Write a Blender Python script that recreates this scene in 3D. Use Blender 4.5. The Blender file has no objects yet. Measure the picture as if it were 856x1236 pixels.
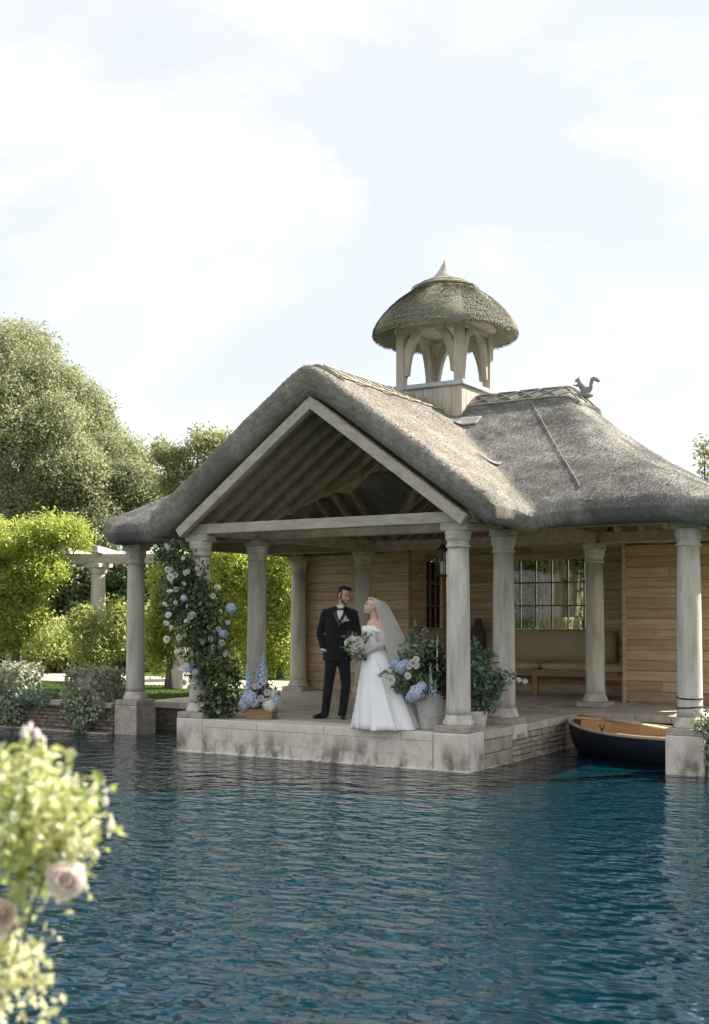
import bpy, bmesh, math, random
import numpy as np
from mathutils import Vector, Matrix, Euler

# ------------------------------------------------------------------ camera / light
scene = bpy.context.scene
col = scene.collection
F_PX, PW, PH = 1433.5, 856.0, 1236.0
YAW, TILT, SHIFT_PX = 0.553, math.radians(1.8), 81.05
CAM = np.array([8.632, -12.897, 1.879])

cam_d = bpy.data.cameras.new('camera')
cam = bpy.data.objects.new('camera', cam_d)
col.objects.link(cam)
cam.location = CAM
cam.rotation_euler = (math.pi / 2 + TILT, 0, YAW)
cam_d.sensor_fit = 'HORIZONTAL'
cam_d.sensor_width = 24.0
cam_d.lens = F_PX / PW * 24.0
cam_d.shift_y = SHIFT_PX / PW
cam_d.clip_start = 0.05
cam_d.clip_end = 3000
cam_d.dof.use_dof = True
cam_d.dof.focus_distance = 16.0
cam_d.dof.aperture_fstop = 3.2
scene.camera = cam

SUN_AZ, SUN_EL = math.radians(38), math.radians(42)      # azimuth measured from +Y towards +X
world = bpy.data.worlds.new('World')
scene.world = world
world.use_nodes = True
nt = world.node_tree
for n in list(nt.nodes):
    nt.nodes.remove(n)
w_out = nt.nodes.new('ShaderNodeOutputWorld')
w_bg = nt.nodes.new('ShaderNodeBackground')
sky = nt.nodes.new('ShaderNodeTexSky')
sky.sky_type = 'NISHITA'
sky.sun_disc = False
sky.sun_elevation = SUN_EL
sky.sun_rotation = SUN_AZ
sky.air_density = 1.0
sky.dust_density = 0.8
sky.ozone_density = 4.0
w_bg.inputs['Strength'].default_value = 0.15
tc = nt.nodes.new('ShaderNodeTexCoord')
mp = nt.nodes.new('ShaderNodeMapping')
mp.inputs['Scale'].default_value = (0.8, 1.7, 3.0)
mp.inputs['Rotation'].default_value = (0.1, 0.35, 0.5)
mp.inputs['Location'].default_value = (0.0, 0.0, 0.0)
nz = nt.nodes.new('ShaderNodeTexNoise')
nz.inputs['Scale'].default_value = 1.5
nz.inputs['Detail'].default_value = 7
nz.inputs['Roughness'].default_value = 0.55
nz.inputs['Distortion'].default_value = 0.6
rp = nt.nodes.new('ShaderNodeMapRange')                         # thin high cloud: blue-grey veil to white
rp.inputs['From Min'].default_value = 0.42
rp.inputs['From Max'].default_value = 0.78
rp.interpolation_type = 'SMOOTHSTEP'
veil_c = nt.nodes.new('ShaderNodeMixRGB')
veil_c.inputs['Color1'].default_value = (1.19, 1.225, 1.29, 1)
veil_c.inputs['Color2'].default_value = (2.2, 2.13, 2.04, 1)
mx = nt.nodes.new('ShaderNodeMixRGB')
mx.inputs['Fac'].default_value = 0.95
nt.links.new(tc.outputs['Generated'], mp.inputs['Vector'])
nt.links.new(mp.outputs['Vector'], nz.inputs['Vector'])
nt.links.new(nz.outputs['Fac'], rp.inputs['Value'])
nt.links.new(rp.outputs['Result'], veil_c.inputs['Fac'])
nt.links.new(sky.outputs['Color'], mx.inputs['Color1'])
nt.links.new(veil_c.outputs['Color'], mx.inputs['Color2'])
nt.links.new(mx.outputs['Color'], w_bg.inputs['Color'])
nt.links.new(w_bg.outputs['Background'], w_out.inputs['Surface'])

sun_d = bpy.data.lights.new('sun', 'SUN')
sun = bpy.data.objects.new('sun', sun_d)
col.objects.link(sun)
sun_d.energy = 2.6
sun_d.angle = math.radians(0.6)
sun_d.color = (1.0, 0.93, 0.82)
sdir = Vector((math.sin(SUN_AZ) * math.cos(SUN_EL), math.cos(SUN_AZ) * math.cos(SUN_EL), math.sin(SUN_EL)))
sun.rotation_euler = sdir.to_track_quat('Z', 'Y').to_euler()
sun.location = (20, 10, 30)

scene.view_settings.view_transform = 'Standard'
scene.view_settings.look = 'None'
scene.view_settings.exposure = 2.26
scene.view_settings.gamma = 1.0
scene.render.engine = 'CYCLES'
scene.cycles.max_bounces = 8
scene.cycles.transparent_max_bounces = 12

rng = np.random.default_rng(11)
random.seed(5)

# ------------------------------------------------------------------ pixel helpers (direction only; distance comes from the place)
def ray(px, py):
    u = (px - 428) / F_PX
    v = -(py - 618 - SHIFT_PX) / F_PX
    ct, st = math.cos(TILT), math.sin(TILT)
    dep, up = ct - v * st, st + v * ct
    c, s = math.cos(YAW), math.sin(YAW)
    return np.array([u * c - dep * s, u * s + dep * c, up])
def at(px, py, depth):
    return CAM + ray(px, py) * depth
def onz(px, py, z):
    d = ray(px, py); return CAM + d * (z - CAM[2]) / d[2]
def ony(px, py, y):
    d = ray(px, py); return CAM + d * (y - CAM[1]) / d[1]
def onx(px, py, x):
    d = ray(px, py); return CAM + d * (x - CAM[0]) / d[0]

# ------------------------------------------------------------------ materials
class NT:
    def __init__(s, name):
        s.m = bpy.data.materials.new(name); s.m.use_nodes = True
        s.t = s.m.node_tree
        for n in list(s.t.nodes): s.t.nodes.remove(n)
        s.out = s.t.nodes.new('ShaderNodeOutputMaterial')
    def n(s, typ, **kw):
        nd = s.t.nodes.new(typ)
        for k, v in kw.items():
            if k in nd.inputs: nd.inputs[k].default_value = v
            else: setattr(nd, k, v)
        return nd
    def l(s, a, b): s.t.links.new(a, b)
def rgb(c): return (c[0], c[1], c[2], 1.0)

def M_noise(name, stops, scale=6.0, stretch=(1, 1, 1), rough=0.8, bump=0.3, bscale=40.0, detail=8.0, bdist=0.01,
            spec=0.3, island=0.0, sheen=0.0, metallic=0.0, bstretch=None, distortion=0.0, obj=True):
    """noise-coloured principled material; stops = [(pos, colour), ...]; island = value variation per loose piece / object"""
    k = NT(name)
    b = k.n('ShaderNodeBsdfPrincipled', Roughness=rough)
    b.inputs['Specular IOR Level'].default_value = spec
    b.inputs['Metallic'].default_value = metallic
    if sheen: b.inputs['Sheen Weight'].default_value = sheen
    geo = k.n('ShaderNodeNewGeometry')
    mpn = k.n('ShaderNodeMapping'); mpn.inputs['Scale'].default_value = stretch
    k.l(geo.outputs['Position'], mpn.inputs['Vector'])
    if island:
        oi = k.n('ShaderNodeObjectInfo')
        ad = k.n('ShaderNodeVectorMath', operation='SCALE'); ad.inputs['Scale'].default_value = 7.3
        cmb = k.n('ShaderNodeCombineXYZ')
        k.l(oi.outputs['Random'], cmb.inputs[0]); k.l(oi.outputs['Random'], cmb.inputs[1]); k.l(geo.outputs['Random Per Island'], cmb.inputs[2])
        k.l(cmb.outputs[0], ad.inputs[0])
        k.l(ad.outputs[0], mpn.inputs['Location'])
    no = k.n('ShaderNodeTexNoise', Scale=scale, Detail=detail, Roughness=0.62, Distortion=distortion)
    k.l(mpn.outputs[0], no.inputs['Vector'])
    cr = k.n('ShaderNodeValToRGB')
    e = cr.color_ramp.elements
    e[0].position, e[0].color = stops[0][0], rgb(stops[0][1])
    e[1].position, e[1].color = stops[-1][0], rgb(stops[-1][1])
    for p, c in stops[1:-1]:
        x = e.new(p); x.color = rgb(c)
    k.l(no.outputs['Fac'], cr.inputs['Fac'])
    csock = cr.outputs['Color']
    if island:
        hs = k.n('ShaderNodeHueSaturation')
        mr = k.n('ShaderNodeMapRange'); mr.inputs['To Min'].default_value = 1 - island; mr.inputs['To Max'].default_value = 1 + island
        sm = k.n('ShaderNodeMath', operation='ADD'); k.l(oi.outputs['Random'], sm.inputs[0]); k.l(geo.outputs['Random Per Island'], sm.inputs[1])
        fr = k.n('ShaderNodeMath', operation='FRACT'); k.l(sm.outputs[0], fr.inputs[0])
        k.l(fr.outputs[0], mr.inputs['Value']); k.l(mr.outputs[0], hs.inputs['Value'])
        k.l(csock, hs.inputs['Color']); csock = hs.outputs['Color']
    k.l(csock, b.inputs['Base Color'])
    if bump:
        n2 = k.n('ShaderNodeTexNoise', Scale=bscale, Detail=6.0, Roughness=0.65)
        if bstretch:
            m2 = k.n('ShaderNodeMapping'); m2.inputs['Scale'].default_value = bstretch
            k.l(geo.outputs['Position'], m2.inputs['Vector']); k.l(m2.outputs[0], n2.inputs['Vector'])
        else:
            k.l(geo.outputs['Position'], n2.inputs['Vector'])
        bp = k.n('ShaderNodeBump', Strength=bump, Distance=bdist)
        k.l(n2.outputs['Fac'], bp.inputs['Height']); k.l(bp.outputs[0], b.inputs['Normal'])
    k.l(b.outputs[0], k.out.inputs['Surface'])
    k.csock, k.b, k.geo = csock, b, geo
    k.m['k'] = 1
    return k

def M_leaf(name, stops, rough=0.5, trans=0.4, scale=0.8, var=0.35, huev=0.03, tcol=1.3):
    k = NT(name)
    geo = k.n('ShaderNodeNewGeometry')
    no = k.n('ShaderNodeTexNoise', Scale=scale, Detail=3.0)
    k.l(geo.outputs['Position'], no.inputs['Vector'])
    mxv = k.n('ShaderNodeMath', operation='MULTIPLY_ADD'); mxv.inputs[1].default_value = 0.6; 
    k.l(geo.outputs['Random Per Island'], mxv.inputs[0])
    sc = k.n('ShaderNodeMath', operation='MULTIPLY'); sc.inputs[1].default_value = 0.5
    k.l(no.outputs['Fac'], sc.inputs[0]); k.l(sc.outputs[0], mxv.inputs[2])
    cr = k.n('ShaderNodeValToRGB')
    e = cr.color_ramp.elements
    e[0].position, e[0].color = stops[0][0], rgb(stops[0][1])
    e[1].position, e[1].color = stops[-1][0], rgb(stops[-1][1])
    for p, c in stops[1:-1]:
        x = e.new(p); x.color = rgb(c)
    k.l(mxv.outputs[0], cr.inputs['Fac'])
    d = k.n('ShaderNodeBsdfPrincipled', Roughness=rough); d.inputs['Specular IOR Level'].default_value = 0.35
    t = k.n('ShaderNodeBsdfTranslucent')
    hs = k.n('ShaderNodeHueSaturation'); hs.inputs['Value'].default_value = tcol; hs.inputs['Hue'].default_value = 0.485; hs.inputs['Saturation'].default_value = 1.05
    k.l(cr.outputs[0], d.inputs['Base Color']); k.l(cr.outputs[0], hs.inputs['Color']); k.l(hs.outputs[0], t.inputs['Color'])
    ms = k.n('ShaderNodeMixShader'); ms.inputs[0].default_value = trans
    k.l(d.outputs[0], ms.inputs[1]); k.l(t.outputs[0], ms.inputs[2]); k.l(ms.outputs[0], k.out.inputs['Surface'])
    return k.m

def M_plain(name, c, rough=0.6, spec=0.4, metallic=0.0, sub=0.0, sheen=0.0):
    k = NT(name)
    b = k.n('ShaderNodeBsdfPrincipled', Roughness=rough)
    b.inputs['Base Color'].default_value = rgb(c); b.inputs['Specular IOR Level'].default_value = spec; b.inputs['Metallic'].default_value = metallic
    if sub:
        b.inputs['Subsurface Weight'].default_value = sub; b.inputs['Subsurface Radius'].default_value = (0.02, 0.008, 0.004)
    if sheen: b.inputs['Sheen Weight'].default_value = sheen
    k.l(b.outputs[0], k.out.inputs['Surface'])
    return k.m

def M_stone(name, light, dark, stain, zlo=0.05, zhi=0.5, amount=0.8, scale=5.0, isl=0.12):
    """limestone with algae and damp staining that rises in patches from the waterline"""
    k = M_noise(name, [(0.3, dark), (0.62, light)], scale=scale, rough=0.9, bump=0.5, bscale=55, bdist=0.008, spec=0.2, island=isl)
    sx = k.n('ShaderNodeSeparateXYZ'); k.l(k.geo.outputs['Position'], sx.inputs[0])
    mr = k.n('ShaderNodeMapRange'); mr.inputs['From Min'].default_value = zhi; mr.inputs['From Max'].default_value = zlo
    k.l(sx.outputs['Z'], mr.inputs['Value'])
    mpv = k.n('ShaderNodeMapping'); mpv.inputs['Scale'].default_value = (1.0, 1.0, 0.55); k.l(k.geo.outputs['Position'], mpv.inputs['Vector'])
    n3 = k.n('ShaderNodeTexNoise', Scale=4.2, Detail=7.0, Roughness=0.62); k.l(mpv.outputs[0], n3.inputs['Vector'])
    ml = k.n('ShaderNodeMath', operation='MULTIPLY'); k.l(mr.outputs[0], ml.inputs[0])
    r3 = k.n('ShaderNodeValToRGB'); r3.color_ramp.elements[0].position = 0.45; r3.color_ramp.elements[1].position = 0.62
    k.l(n3.outputs['Fac'], r3.inputs['Fac']); k.l(r3.outputs[0], ml.inputs[1])
    m2 = k.n('ShaderNodeMath', operation='MULTIPLY'); m2.inputs[1].default_value = amount; k.l(ml.outputs[0], m2.inputs[0])
    mix = k.n('ShaderNodeMixRGB'); mix.inputs['Color2'].default_value = rgb(stain)
    k.l(m2.outputs[0], mix.inputs['Fac']); k.l(k.csock, mix.inputs['Color1']); k.l(mix.outputs[0], k.b.inputs['Base Color'])
    return k.m

MAT = {}
MAT['pale_stone'] = M_stone('pale_limestone', (0.78, 0.71, 0.61), (0.64, 0.575, 0.48), (0.15, 0.138, 0.098), 0.13, 0.44, 0.85, isl=0.04)
MAT['col_stone'] = M_noise('weathered_oak_column', [(0.30, (0.38, 0.345, 0.29)), (0.46, (0.53, 0.485, 0.415)), (0.58, (0.61, 0.565, 0.49)), (0.72, (0.72, 0.675, 0.60))], scale=9, stretch=(1, 1, 0.16), rough=0.85, bump=0.45, bscale=60, bstretch=(1, 1, 0.12), bdist=0.006, spec=0.2, island=0.06).m
MAT['plinth'] = M_noise('grey_plinth_stone', [(0.3, (0.30, 0.265, 0.215)), (0.7, (0.54, 0.49, 0.415))], scale=9, rough=0.9, bump=0.5, bscale=60, spec=0.2, island=0.1).m
MAT['rubble'] = M_stone('rubble_stone', (0.52, 0.45, 0.34), (0.32, 0.27, 0.195), (0.12, 0.105, 0.08), -0.05, 0.3, 0.7, 7)
MAT['garden_rubble'] = M_stone('garden_wall_stone', (0.28, 0.235, 0.175), (0.13, 0.108, 0.08), (0.07, 0.062, 0.048), -0.05, 0.3, 0.6, 9)
MAT['mortar'] = M_noise('mortar', [(0.3, (0.10, 0.09, 0.07)), (0.7, (0.2, 0.18, 0.14))], scale=14, rough=0.95, bump=0.6, bscale=50, spec=0.1).m
MAT['paving'] = M_noise('paving_stone', [(0.28, (0.37, 0.32, 0.25)), (0.5, (0.53, 0.47, 0.38)), (0.72, (0.65, 0.585, 0.48))], scale=4, rough=0.8, bump=0.35, bscale=40, spec=0.3, island=0.12).m
MAT['oak_grey'] = M_noise('weathered_oak', [(0.28, (0.33, 0.29, 0.235)), (0.5, (0.46, 0.41, 0.34)), (0.75, (0.56, 0.51, 0.43))], scale=6, stretch=(0.8, 1.2, 1.6), rough=0.85, bump=0.5, bscale=30, bstretch=(0.4, 2, 3), bdist=0.006, spec=0.2, island=0.1).m
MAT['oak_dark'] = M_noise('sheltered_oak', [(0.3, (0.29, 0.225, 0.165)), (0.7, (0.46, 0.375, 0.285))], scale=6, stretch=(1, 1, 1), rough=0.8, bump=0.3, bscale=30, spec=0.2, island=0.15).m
MAT['oak_plank'] = M_noise('oak_plank', [(0.25, (0.31, 0.20, 0.115)), (0.45, (0.49, 0.345, 0.21)), (0.6, (0.57, 0.425, 0.275)), (0.8, (0.68, 0.55, 0.395))], scale=3.2, stretch=(0.45, 0.45, 6.0), rough=0.7, bump=0.35, bscale=18, bstretch=(0.4, 0.4, 7), bdist=0.004, spec=0.3, island=0.16, distortion=0.6).m
MAT['bar'] = M_noise('glazing_bar_oak', [(0.3, (0.12, 0.085, 0.055)), (0.7, (0.22, 0.16, 0.105))], scale=9, rough=0.7, bump=0.2, spec=0.3).m
MAT['oak_cupola'] = M_noise('bleached_oak', [(0.28, (0.36, 0.31, 0.25)), (0.7, (0.58, 0.52, 0.44))], scale=7, stretch=(1, 1, 0.25), rough=0.8, bump=0.3, bscale=40, bstretch=(1, 1, .2), spec=0.2, island=0.08).m
MAT['flashing'] = M_noise('dull_lead', [(0.3, (0.20, 0.20, 0.20)), (0.7, (0.33, 0.325, 0.31))], scale=9, rough=0.8, bump=0.3, bscale=20, spec=0.3).m
MAT['lead'] = M_noise('lead_sheet', [(0.3, (0.30, 0.32, 0.34)), (0.7, (0.46, 0.48, 0.50))], scale=6, rough=0.55, bump=0.2, bscale=12, spec=0.5).m
MAT['straw_pale'] = M_noise('hazel_rod', [(0.3, (0.34, 0.30, 0.24)), (0.7, (0.50, 0.46, 0.39))], scale=12, rough=0.9, bump=0.2, spec=0.1).m
MAT['straw_grey'] = M_noise('grey_hazel_rod', [(0.3, (0.24, 0.225, 0.19)), (0.7, (0.36, 0.34, 0.295))], scale=12, rough=0.9, bump=0.2, spec=0.1).m
MAT['cone'] = M_noise('finial_lead', [(0.3, (0.36, 0.32, 0.29)), (0.7, (0.52, 0.48, 0.44))], scale=9, rough=0.6, bump=0.2, spec=0.4).m
MAT['cushion'] = M_noise('tan_cushion', [(0.3, (0.44, 0.345, 0.22)), (0.7, (0.52, 0.415, 0.275))], scale=4, rough=0.95, bump=0.25, bscale=90, bdist=0.003, spec=0.1, sheen=0.2).m
MAT['bench'] = M_noise('bench_oak', [(0.3, (0.26, 0.15, 0.075)), (0.7, (0.42, 0.265, 0.14))], scale=4, stretch=(0.5, 0.5, 4), rough=0.6, bump=0.2, bscale=20, spec=0.35, island=0.1).m
MAT['black'] = M_plain('black_iron', (0.015, 0.015, 0.016), 0.5)
MAT['jar'] = M_noise('dark_glaze', [(0.3, (0.05, 0.034, 0.024)), (0.7, (0.09, 0.062, 0.045))], scale=9, rough=0.5, bump=0.2, spec=0.4).m
MAT['navy'] = M_noise('navy_hull_paint', [(0.3, (0.010, 0.012, 0.022)), (0.6, (0.018, 0.022, 0.038)), (0.8, (0.05, 0.052, 0.058))], scale=4, stretch=(1, 1, 3), rough=0.42, bump=0.2, bscale=25, spec=0.45).m
MAT['boat_wood'] = M_noise('varnished_boat_wood', [(0.3, (0.50, 0.29, 0.13)), (0.7, (0.68, 0.43, 0.21))], scale=4, stretch=(0.6, 2, 5), rough=0.45, bump=0.1, bscale=20, spec=0.4, island=0.06).m
MAT['oar'] = M_noise('oar_wood', [(0.3, (0.44, 0.33, 0.22)), (0.7, (0.60, 0.48, 0.34))], scale=9, rough=0.6, bump=0.1, spec=0.3).m
MAT['rope'] = M_plain('dark_rubber_rope', (0.018, 0.017, 0.016), 0.8)
MAT['tuxedo'] = M_noise('black_wool', [(0.3, (0.0075, 0.008, 0.010)), (0.7, (0.013, 0.0135, 0.016))], scale=9, rough=0.85, bump=0.35, bscale=16, bdist=0.008, spec=0.25, sheen=0.15).m
MAT['satin_black'] = M_plain('black_satin', (0.008, 0.008, 0.009), 0.32, 0.5)
MAT['shoe'] = M_plain('black_leather', (0.008, 0.008, 0.008), 0.22, 0.5)
MAT['shirt'] = M_plain('white_shirt', (0.78, 0.78, 0.78), 0.8, 0.2)
MAT['skin_m'] = M_noise('skin_tanned', [(0.3, (0.50, 0.30, 0.21)), (0.7, (0.60, 0.375, 0.27))], scale=14, rough=0.5, bump=0.0, spec=0.4).m
MAT['skin_f'] = M_noise('skin_fair', [(0.3, (0.60, 0.385, 0.29)), (0.7, (0.68, 0.45, 0.35))], scale=14, rough=0.5, bump=0.0, spec=0.4).m
MAT['hair_d'] = M_noise('dark_brown_hair', [(0.3, (0.014, 0.009, 0.006)), (0.7, (0.035, 0.022, 0.014))], scale=60, stretch=(1, 1, .3), rough=0.5, bump=0.5, bscale=120, spec=0.4).m
MAT['beard'] = M_noise('stubble', [(0.3, (0.10, 0.055, 0.035)), (0.7, (0.24, 0.13, 0.085))], scale=120, rough=0.7, bump=0.2, bscale=150, spec=0.2).m
MAT['hair_b'] = M_noise('blonde_hair', [(0.3, (0.40, 0.31, 0.20)), (0.7, (0.62, 0.52, 0.37))], scale=50, stretch=(.4, 1, 1), rough=0.5, bump=0.4, bscale=100, spec=0.3).m
MAT['lip'] = M_plain('lip', (0.42, 0.15, 0.12), 0.4)
MAT['eye'] = M_plain('eye_dark', (0.03, 0.02, 0.015), 0.25)
MAT['teeth'] = M_plain('teeth', (0.75, 0.72, 0.68), 0.3)
MAT['dress'] = M_noise('ivory_satin', [(0.3, (0.84, 0.825, 0.81)), (0.7, (0.90, 0.885, 0.87))], scale=3, rough=0.48, bump=0.12, bscale=7, bdist=0.02, spec=0.35, sheen=0.3).m
MAT['pot'] = None
MAT['box_wood'] = M_noise('crate_wood', [(0.3, (0.22, 0.14, 0.075)), (0.7, (0.38, 0.26, 0.15))], scale=6, stretch=(1, 1, 4), rough=0.8, bump=0.3, spec=0.2, island=0.12).m
MAT['white_pot'] = M_noise('pale_planter', [(0.3, (0.50, 0.49, 0.46)), (0.7, (0.64, 0.63, 0.60))], scale=6, rough=0.8, bump=0.2, spec=0.2).m
MAT['wicker'] = M_noise('grey_wicker', [(0.3, (0.42, 0.41, 0.37)), (0.7, (0.60, 0.59, 0.55))], scale=20, rough=0.8, bump=0.3, spec=0.2, island=0.1).m
MAT['bark'] = M_noise('bark', [(0.3, (0.07, 0.055, 0.04)), (0.7, (0.20, 0.165, 0.125))], scale=5, stretch=(2, 2, 0.3), rough=0.95, bump=0.8, bscale=18, bdist=0.03, spec=0.1).m
MAT['bark_pale'] = M_noise('pale_bark', [(0.3, (0.12, 0.10, 0.07)), (0.7, (0.42, 0.36, 0.27))], scale=5, stretch=(3, 3, 0.1), rough=0.95, bump=0.9, bscale=11, bstretch=(2, 2, .08), bdist=0.03, spec=0.1).m
MAT['stem'] = M_plain('green_stem', (0.07, 0.10, 0.03), 0.6)
MAT['white_petal'] = M_leaf('white_petal', [(0.2, (0.84, 0.80, 0.71)), (0.8, (0.92, 0.90, 0.85))], 0.6, 0.25, 6, tcol=1.0)
MAT['blush_petal'] = M_leaf('blush_petal', [(0.2, (0.90, 0.79, 0.76)), (0.8, (0.94, 0.88, 0.85))], 0.6, 0.5, 9, tcol=1.0)
MAT['pink_petal'] = M_leaf('pink_petal', [(0.2, (0.88, 0.68, 0.70)), (0.8, (0.92, 0.78, 0.79))], 0.6, 0.5, 9, tcol=1.0)
MAT['blue_petal'] = M_leaf('blue_petal', [(0.15, (0.36, 0.46, 0.70)), (0.5, (0.54, 0.63, 0.82)), (0.85, (0.76, 0.80, 0.90))], 0.6, 0.25, 6, tcol=1.0)
MAT['lilac_petal'] = M_leaf('lilac_petal', [(0.15, (0.48, 0.53, 0.74)), (0.5, (0.64, 0.68, 0.84)), (0.85, (0.82, 0.83, 0.90))], 0.6, 0.25, 6, tcol=1.0)
MAT['delph'] = M_leaf('delphinium_petal', [(0.15, (0.36, 0.50, 0.72)), (0.5, (0.52, 0.66, 0.82)), (0.85, (0.74, 0.82, 0.90))], 0.6, 0.25, 6, tcol=1.0)
MAT['lf_garland'] = M_leaf('garland_leaf', [(0.15, (0.035, 0.06, 0.028)), (0.55, (0.085, 0.13, 0.055)), (0.9, (0.20, 0.26, 0.12))], 0.42, 0.22, 2)
MAT['lf_green'] = M_leaf('fresh_leaf', [(0.15, (0.055, 0.10, 0.04)), (0.55, (0.11, 0.175, 0.075)), (0.9, (0.22, 0.29, 0.14))], 0.45, 0.3, 2)
MAT['lf_euca'] = M_leaf('eucalyptus_leaf', [(0.15, (0.11, 0.165, 0.11)), (0.55, (0.19, 0.26, 0.18)), (0.9, (0.33, 0.40, 0.30))], 0.55, 0.25, 2)
MAT['lf_burg'] = M_leaf('burgundy_leaf', [(0.15, (0.010, 0.006, 0.008)), (0.9, (0.05, 0.022, 0.028))], 0.45, 0.15, 2)
MAT['lf_wist'] = M_leaf('wisteria_leaf', [(0.12, (0.18, 0.25, 0.055)), (0.5, (0.35, 0.43, 0.11)), (0.9, (0.54, 0.57, 0.20))], 0.5, 0.65, 0.5)
MAT['lf_yell'] = M_leaf('sunlit_shrub_leaf', [(0.12, (0.20, 0.26, 0.075)), (0.5, (0.36, 0.42, 0.15)), (0.9, (0.54, 0.56, 0.26))], 0.5, 0.6, 0.5)
MAT['lf_oak'] = M_leaf('holm_oak_leaf', [(0.1, (0.16, 0.185, 0.10)), (0.5, (0.30, 0.33, 0.185)), (0.9, (0.48, 0.495, 0.31))], 0.5, 0.5, 0.35)
MAT['lf_ash'] = M_leaf('ash_leaf', [(0.1, (0.15, 0.20, 0.07)), (0.5, (0.26, 0.30, 0.12)), (0.9, (0.44, 0.38, 0.20))], 0.5, 0.5, 0.6)
MAT['lf_dark'] = M_leaf('dark_hedge_leaf', [(0.1, (0.04, 0.06, 0.025)), (0.5, (0.08, 0.11, 0.045)), (0.9, (0.16, 0.19, 0.08))], 0.5, 0.35, 0.5)
MAT['lf_ivy'] = M_leaf('variegated_ivy_leaf', [(0.1, (0.10, 0.13, 0.065)), (0.5, (0.23, 0.26, 0.16)), (0.9, (0.50, 0.51, 0.39))], 0.5, 0.2, 3)
MAT['lf_rose'] = M_leaf('rose_leaf', [(0.1, (0.20, 0.28, 0.07)), (0.5, (0.40, 0.45, 0.16)), (0.9, (0.72, 0.68, 0.44))], 0.4, 0.5, 5)
MAT['lf_rosey'] = M_leaf('yellowed_rose_leaf', [(0.1, (0.44, 0.48, 0.20)), (0.5, (0.66, 0.66, 0.38)), (0.9, (0.86, 0.83, 0.66))], 0.5, 0.5, 5)
MAT['lf_rosew'] = M_leaf('highlight_rose_leaf', [(0.1, (0.55, 0.60, 0.36)), (0.5, (0.74, 0.76, 0.56)), (0.9, (0.88, 0.86, 0.76))], 0.35, 0.4, 5)  # near-white colour paints the glossy, overexposed highlights on the leaves
MAT['grass'] = M_leaf('grass_blade', [(0.1, (0.035, 0.075, 0.016)), (0.5, (0.07, 0.13, 0.028)), (0.9, (0.14, 0.20, 0.05))], 0.6, 0.35, 0.6)
MAT['lawn'] = M_noise('lawn', [(0.3, (0.035, 0.065, 0.016)), (0.7, (0.08, 0.125, 0.032))], scale=1.3, rough=0.95, bump=0.8, bscale=60, bdist=0.03, spec=0.1).m
MAT['gravel'] = M_noise('gravel', [(0.3, (0.36, 0.31, 0.25)), (0.7, (0.52, 0.46, 0.38))], scale=40, rough=0.95, bump=0.6, bscale=90, spec=0.1).m
MAT['straw_fig'] = M_noise('straw_figure', [(0.3, (0.17, 0.165, 0.165)), (0.7, (0.32, 0.31, 0.31))], scale=30, rough=0.9, bump=0.6, bscale=80, spec=0.1).m

# thatch: weathered reed, grey, with darker mossy patches and streaks that run down the slopes
def thatch_mat(name, a, b, c, moss, moss_amt, grain=(1, 1, 1)):
    k = NT(name)
    bs = k.n('ShaderNodeBsdfPrincipled', Roughness=0.95); bs.inputs['Specular IOR Level'].default_value = 0.1
    geo = k.n('ShaderNodeNewGeometry')
    n1 = k.n('ShaderNodeTexNoise', Scale=1.5, Detail=8.0, Roughness=0.65); k.l(geo.outputs['Position'], n1.inputs['Vector'])
    gm = k.n('ShaderNodeMapping'); gm.inputs['Scale'].default_value = grain; k.l(geo.outputs['Position'], gm.inputs['Vector'])
    n2 = k.n('ShaderNodeTexNoise', Scale=34.0, Detail=6.0, Roughness=0.7); k.l(gm.outputs[0], n2.inputs['Vector'])
    ad = k.n('ShaderNodeMath', operation='MULTIPLY_ADD'); ad.inputs[1].default_value = 0.45
    k.l(n1.outputs['Fac'], ad.inputs[0])
    s2 = k.n('ShaderNodeMath', operation='MULTIPLY'); s2.inputs[1].default_value = 0.55; k.l(n2.outputs['Fac'], s2.inputs[0]); k.l(s2.outputs[0], ad.inputs[2])
    cr = k.n('ShaderNodeValToRGB'); e = cr.color_ramp.elements
    e[0].position, e[0].color = 0.36, rgb(a); e[1].position, e[1].color = 0.64, rgb(c)
    x = e.new(0.5); x.color = rgb(b)
    k.l(ad.outputs[0], cr.inputs['Fac'])
    n3 = k.n('ShaderNodeTexNoise', Scale=0.9, Detail=9.0, Roughness=0.6, Distortion=0.8); k.l(geo.outputs['Position'], n3.inputs['Vector'])
    r3 = k.n('ShaderNodeValToRGB'); r3.color_ramp.elements[0].position = 0.45; r3.color_ramp.elements[1].position = 0.62
    r3.color_ramp.elements[1].color = (moss_amt, moss_amt, moss_amt, 1)
    k.l(n3.outputs['Fac'], r3.inputs['Fac'])
    mix = k.n('ShaderNodeMixRGB'); mix.inputs['Color2'].default_value = rgb(moss)
    k.l(r3.outputs[0], mix.inputs['Fac']); k.l(cr.outputs[0], mix.inputs['Color1']); k.l(mix.outputs[0], bs.inputs['Base Color'])
    bp = k.n('ShaderNodeBump', Strength=0.9, Distance=0.03); k.l(n2.outputs['Fac'], bp.inputs['Height']); k.l(bp.outputs[0], bs.inputs['Normal'])
    k.l(bs.outputs[0], k.out.inputs['Surface'])
    return k.m
MAT['thatch'] = thatch_mat('thatch', (0.16, 0.147, 0.125), (0.29, 0.268, 0.23), (0.44, 0.41, 0.355), (0.17, 0.158, 0.135), 0.6, (.3, 1.3, .3))
MAT['thatch_main'] = thatch_mat('thatch_weathered', (0.12, 0.116, 0.107), (0.25, 0.242, 0.222), (0.42, 0.405, 0.365), (0.095, 0.093, 0.082), 0.8, (1.3, .3, .3))
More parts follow.
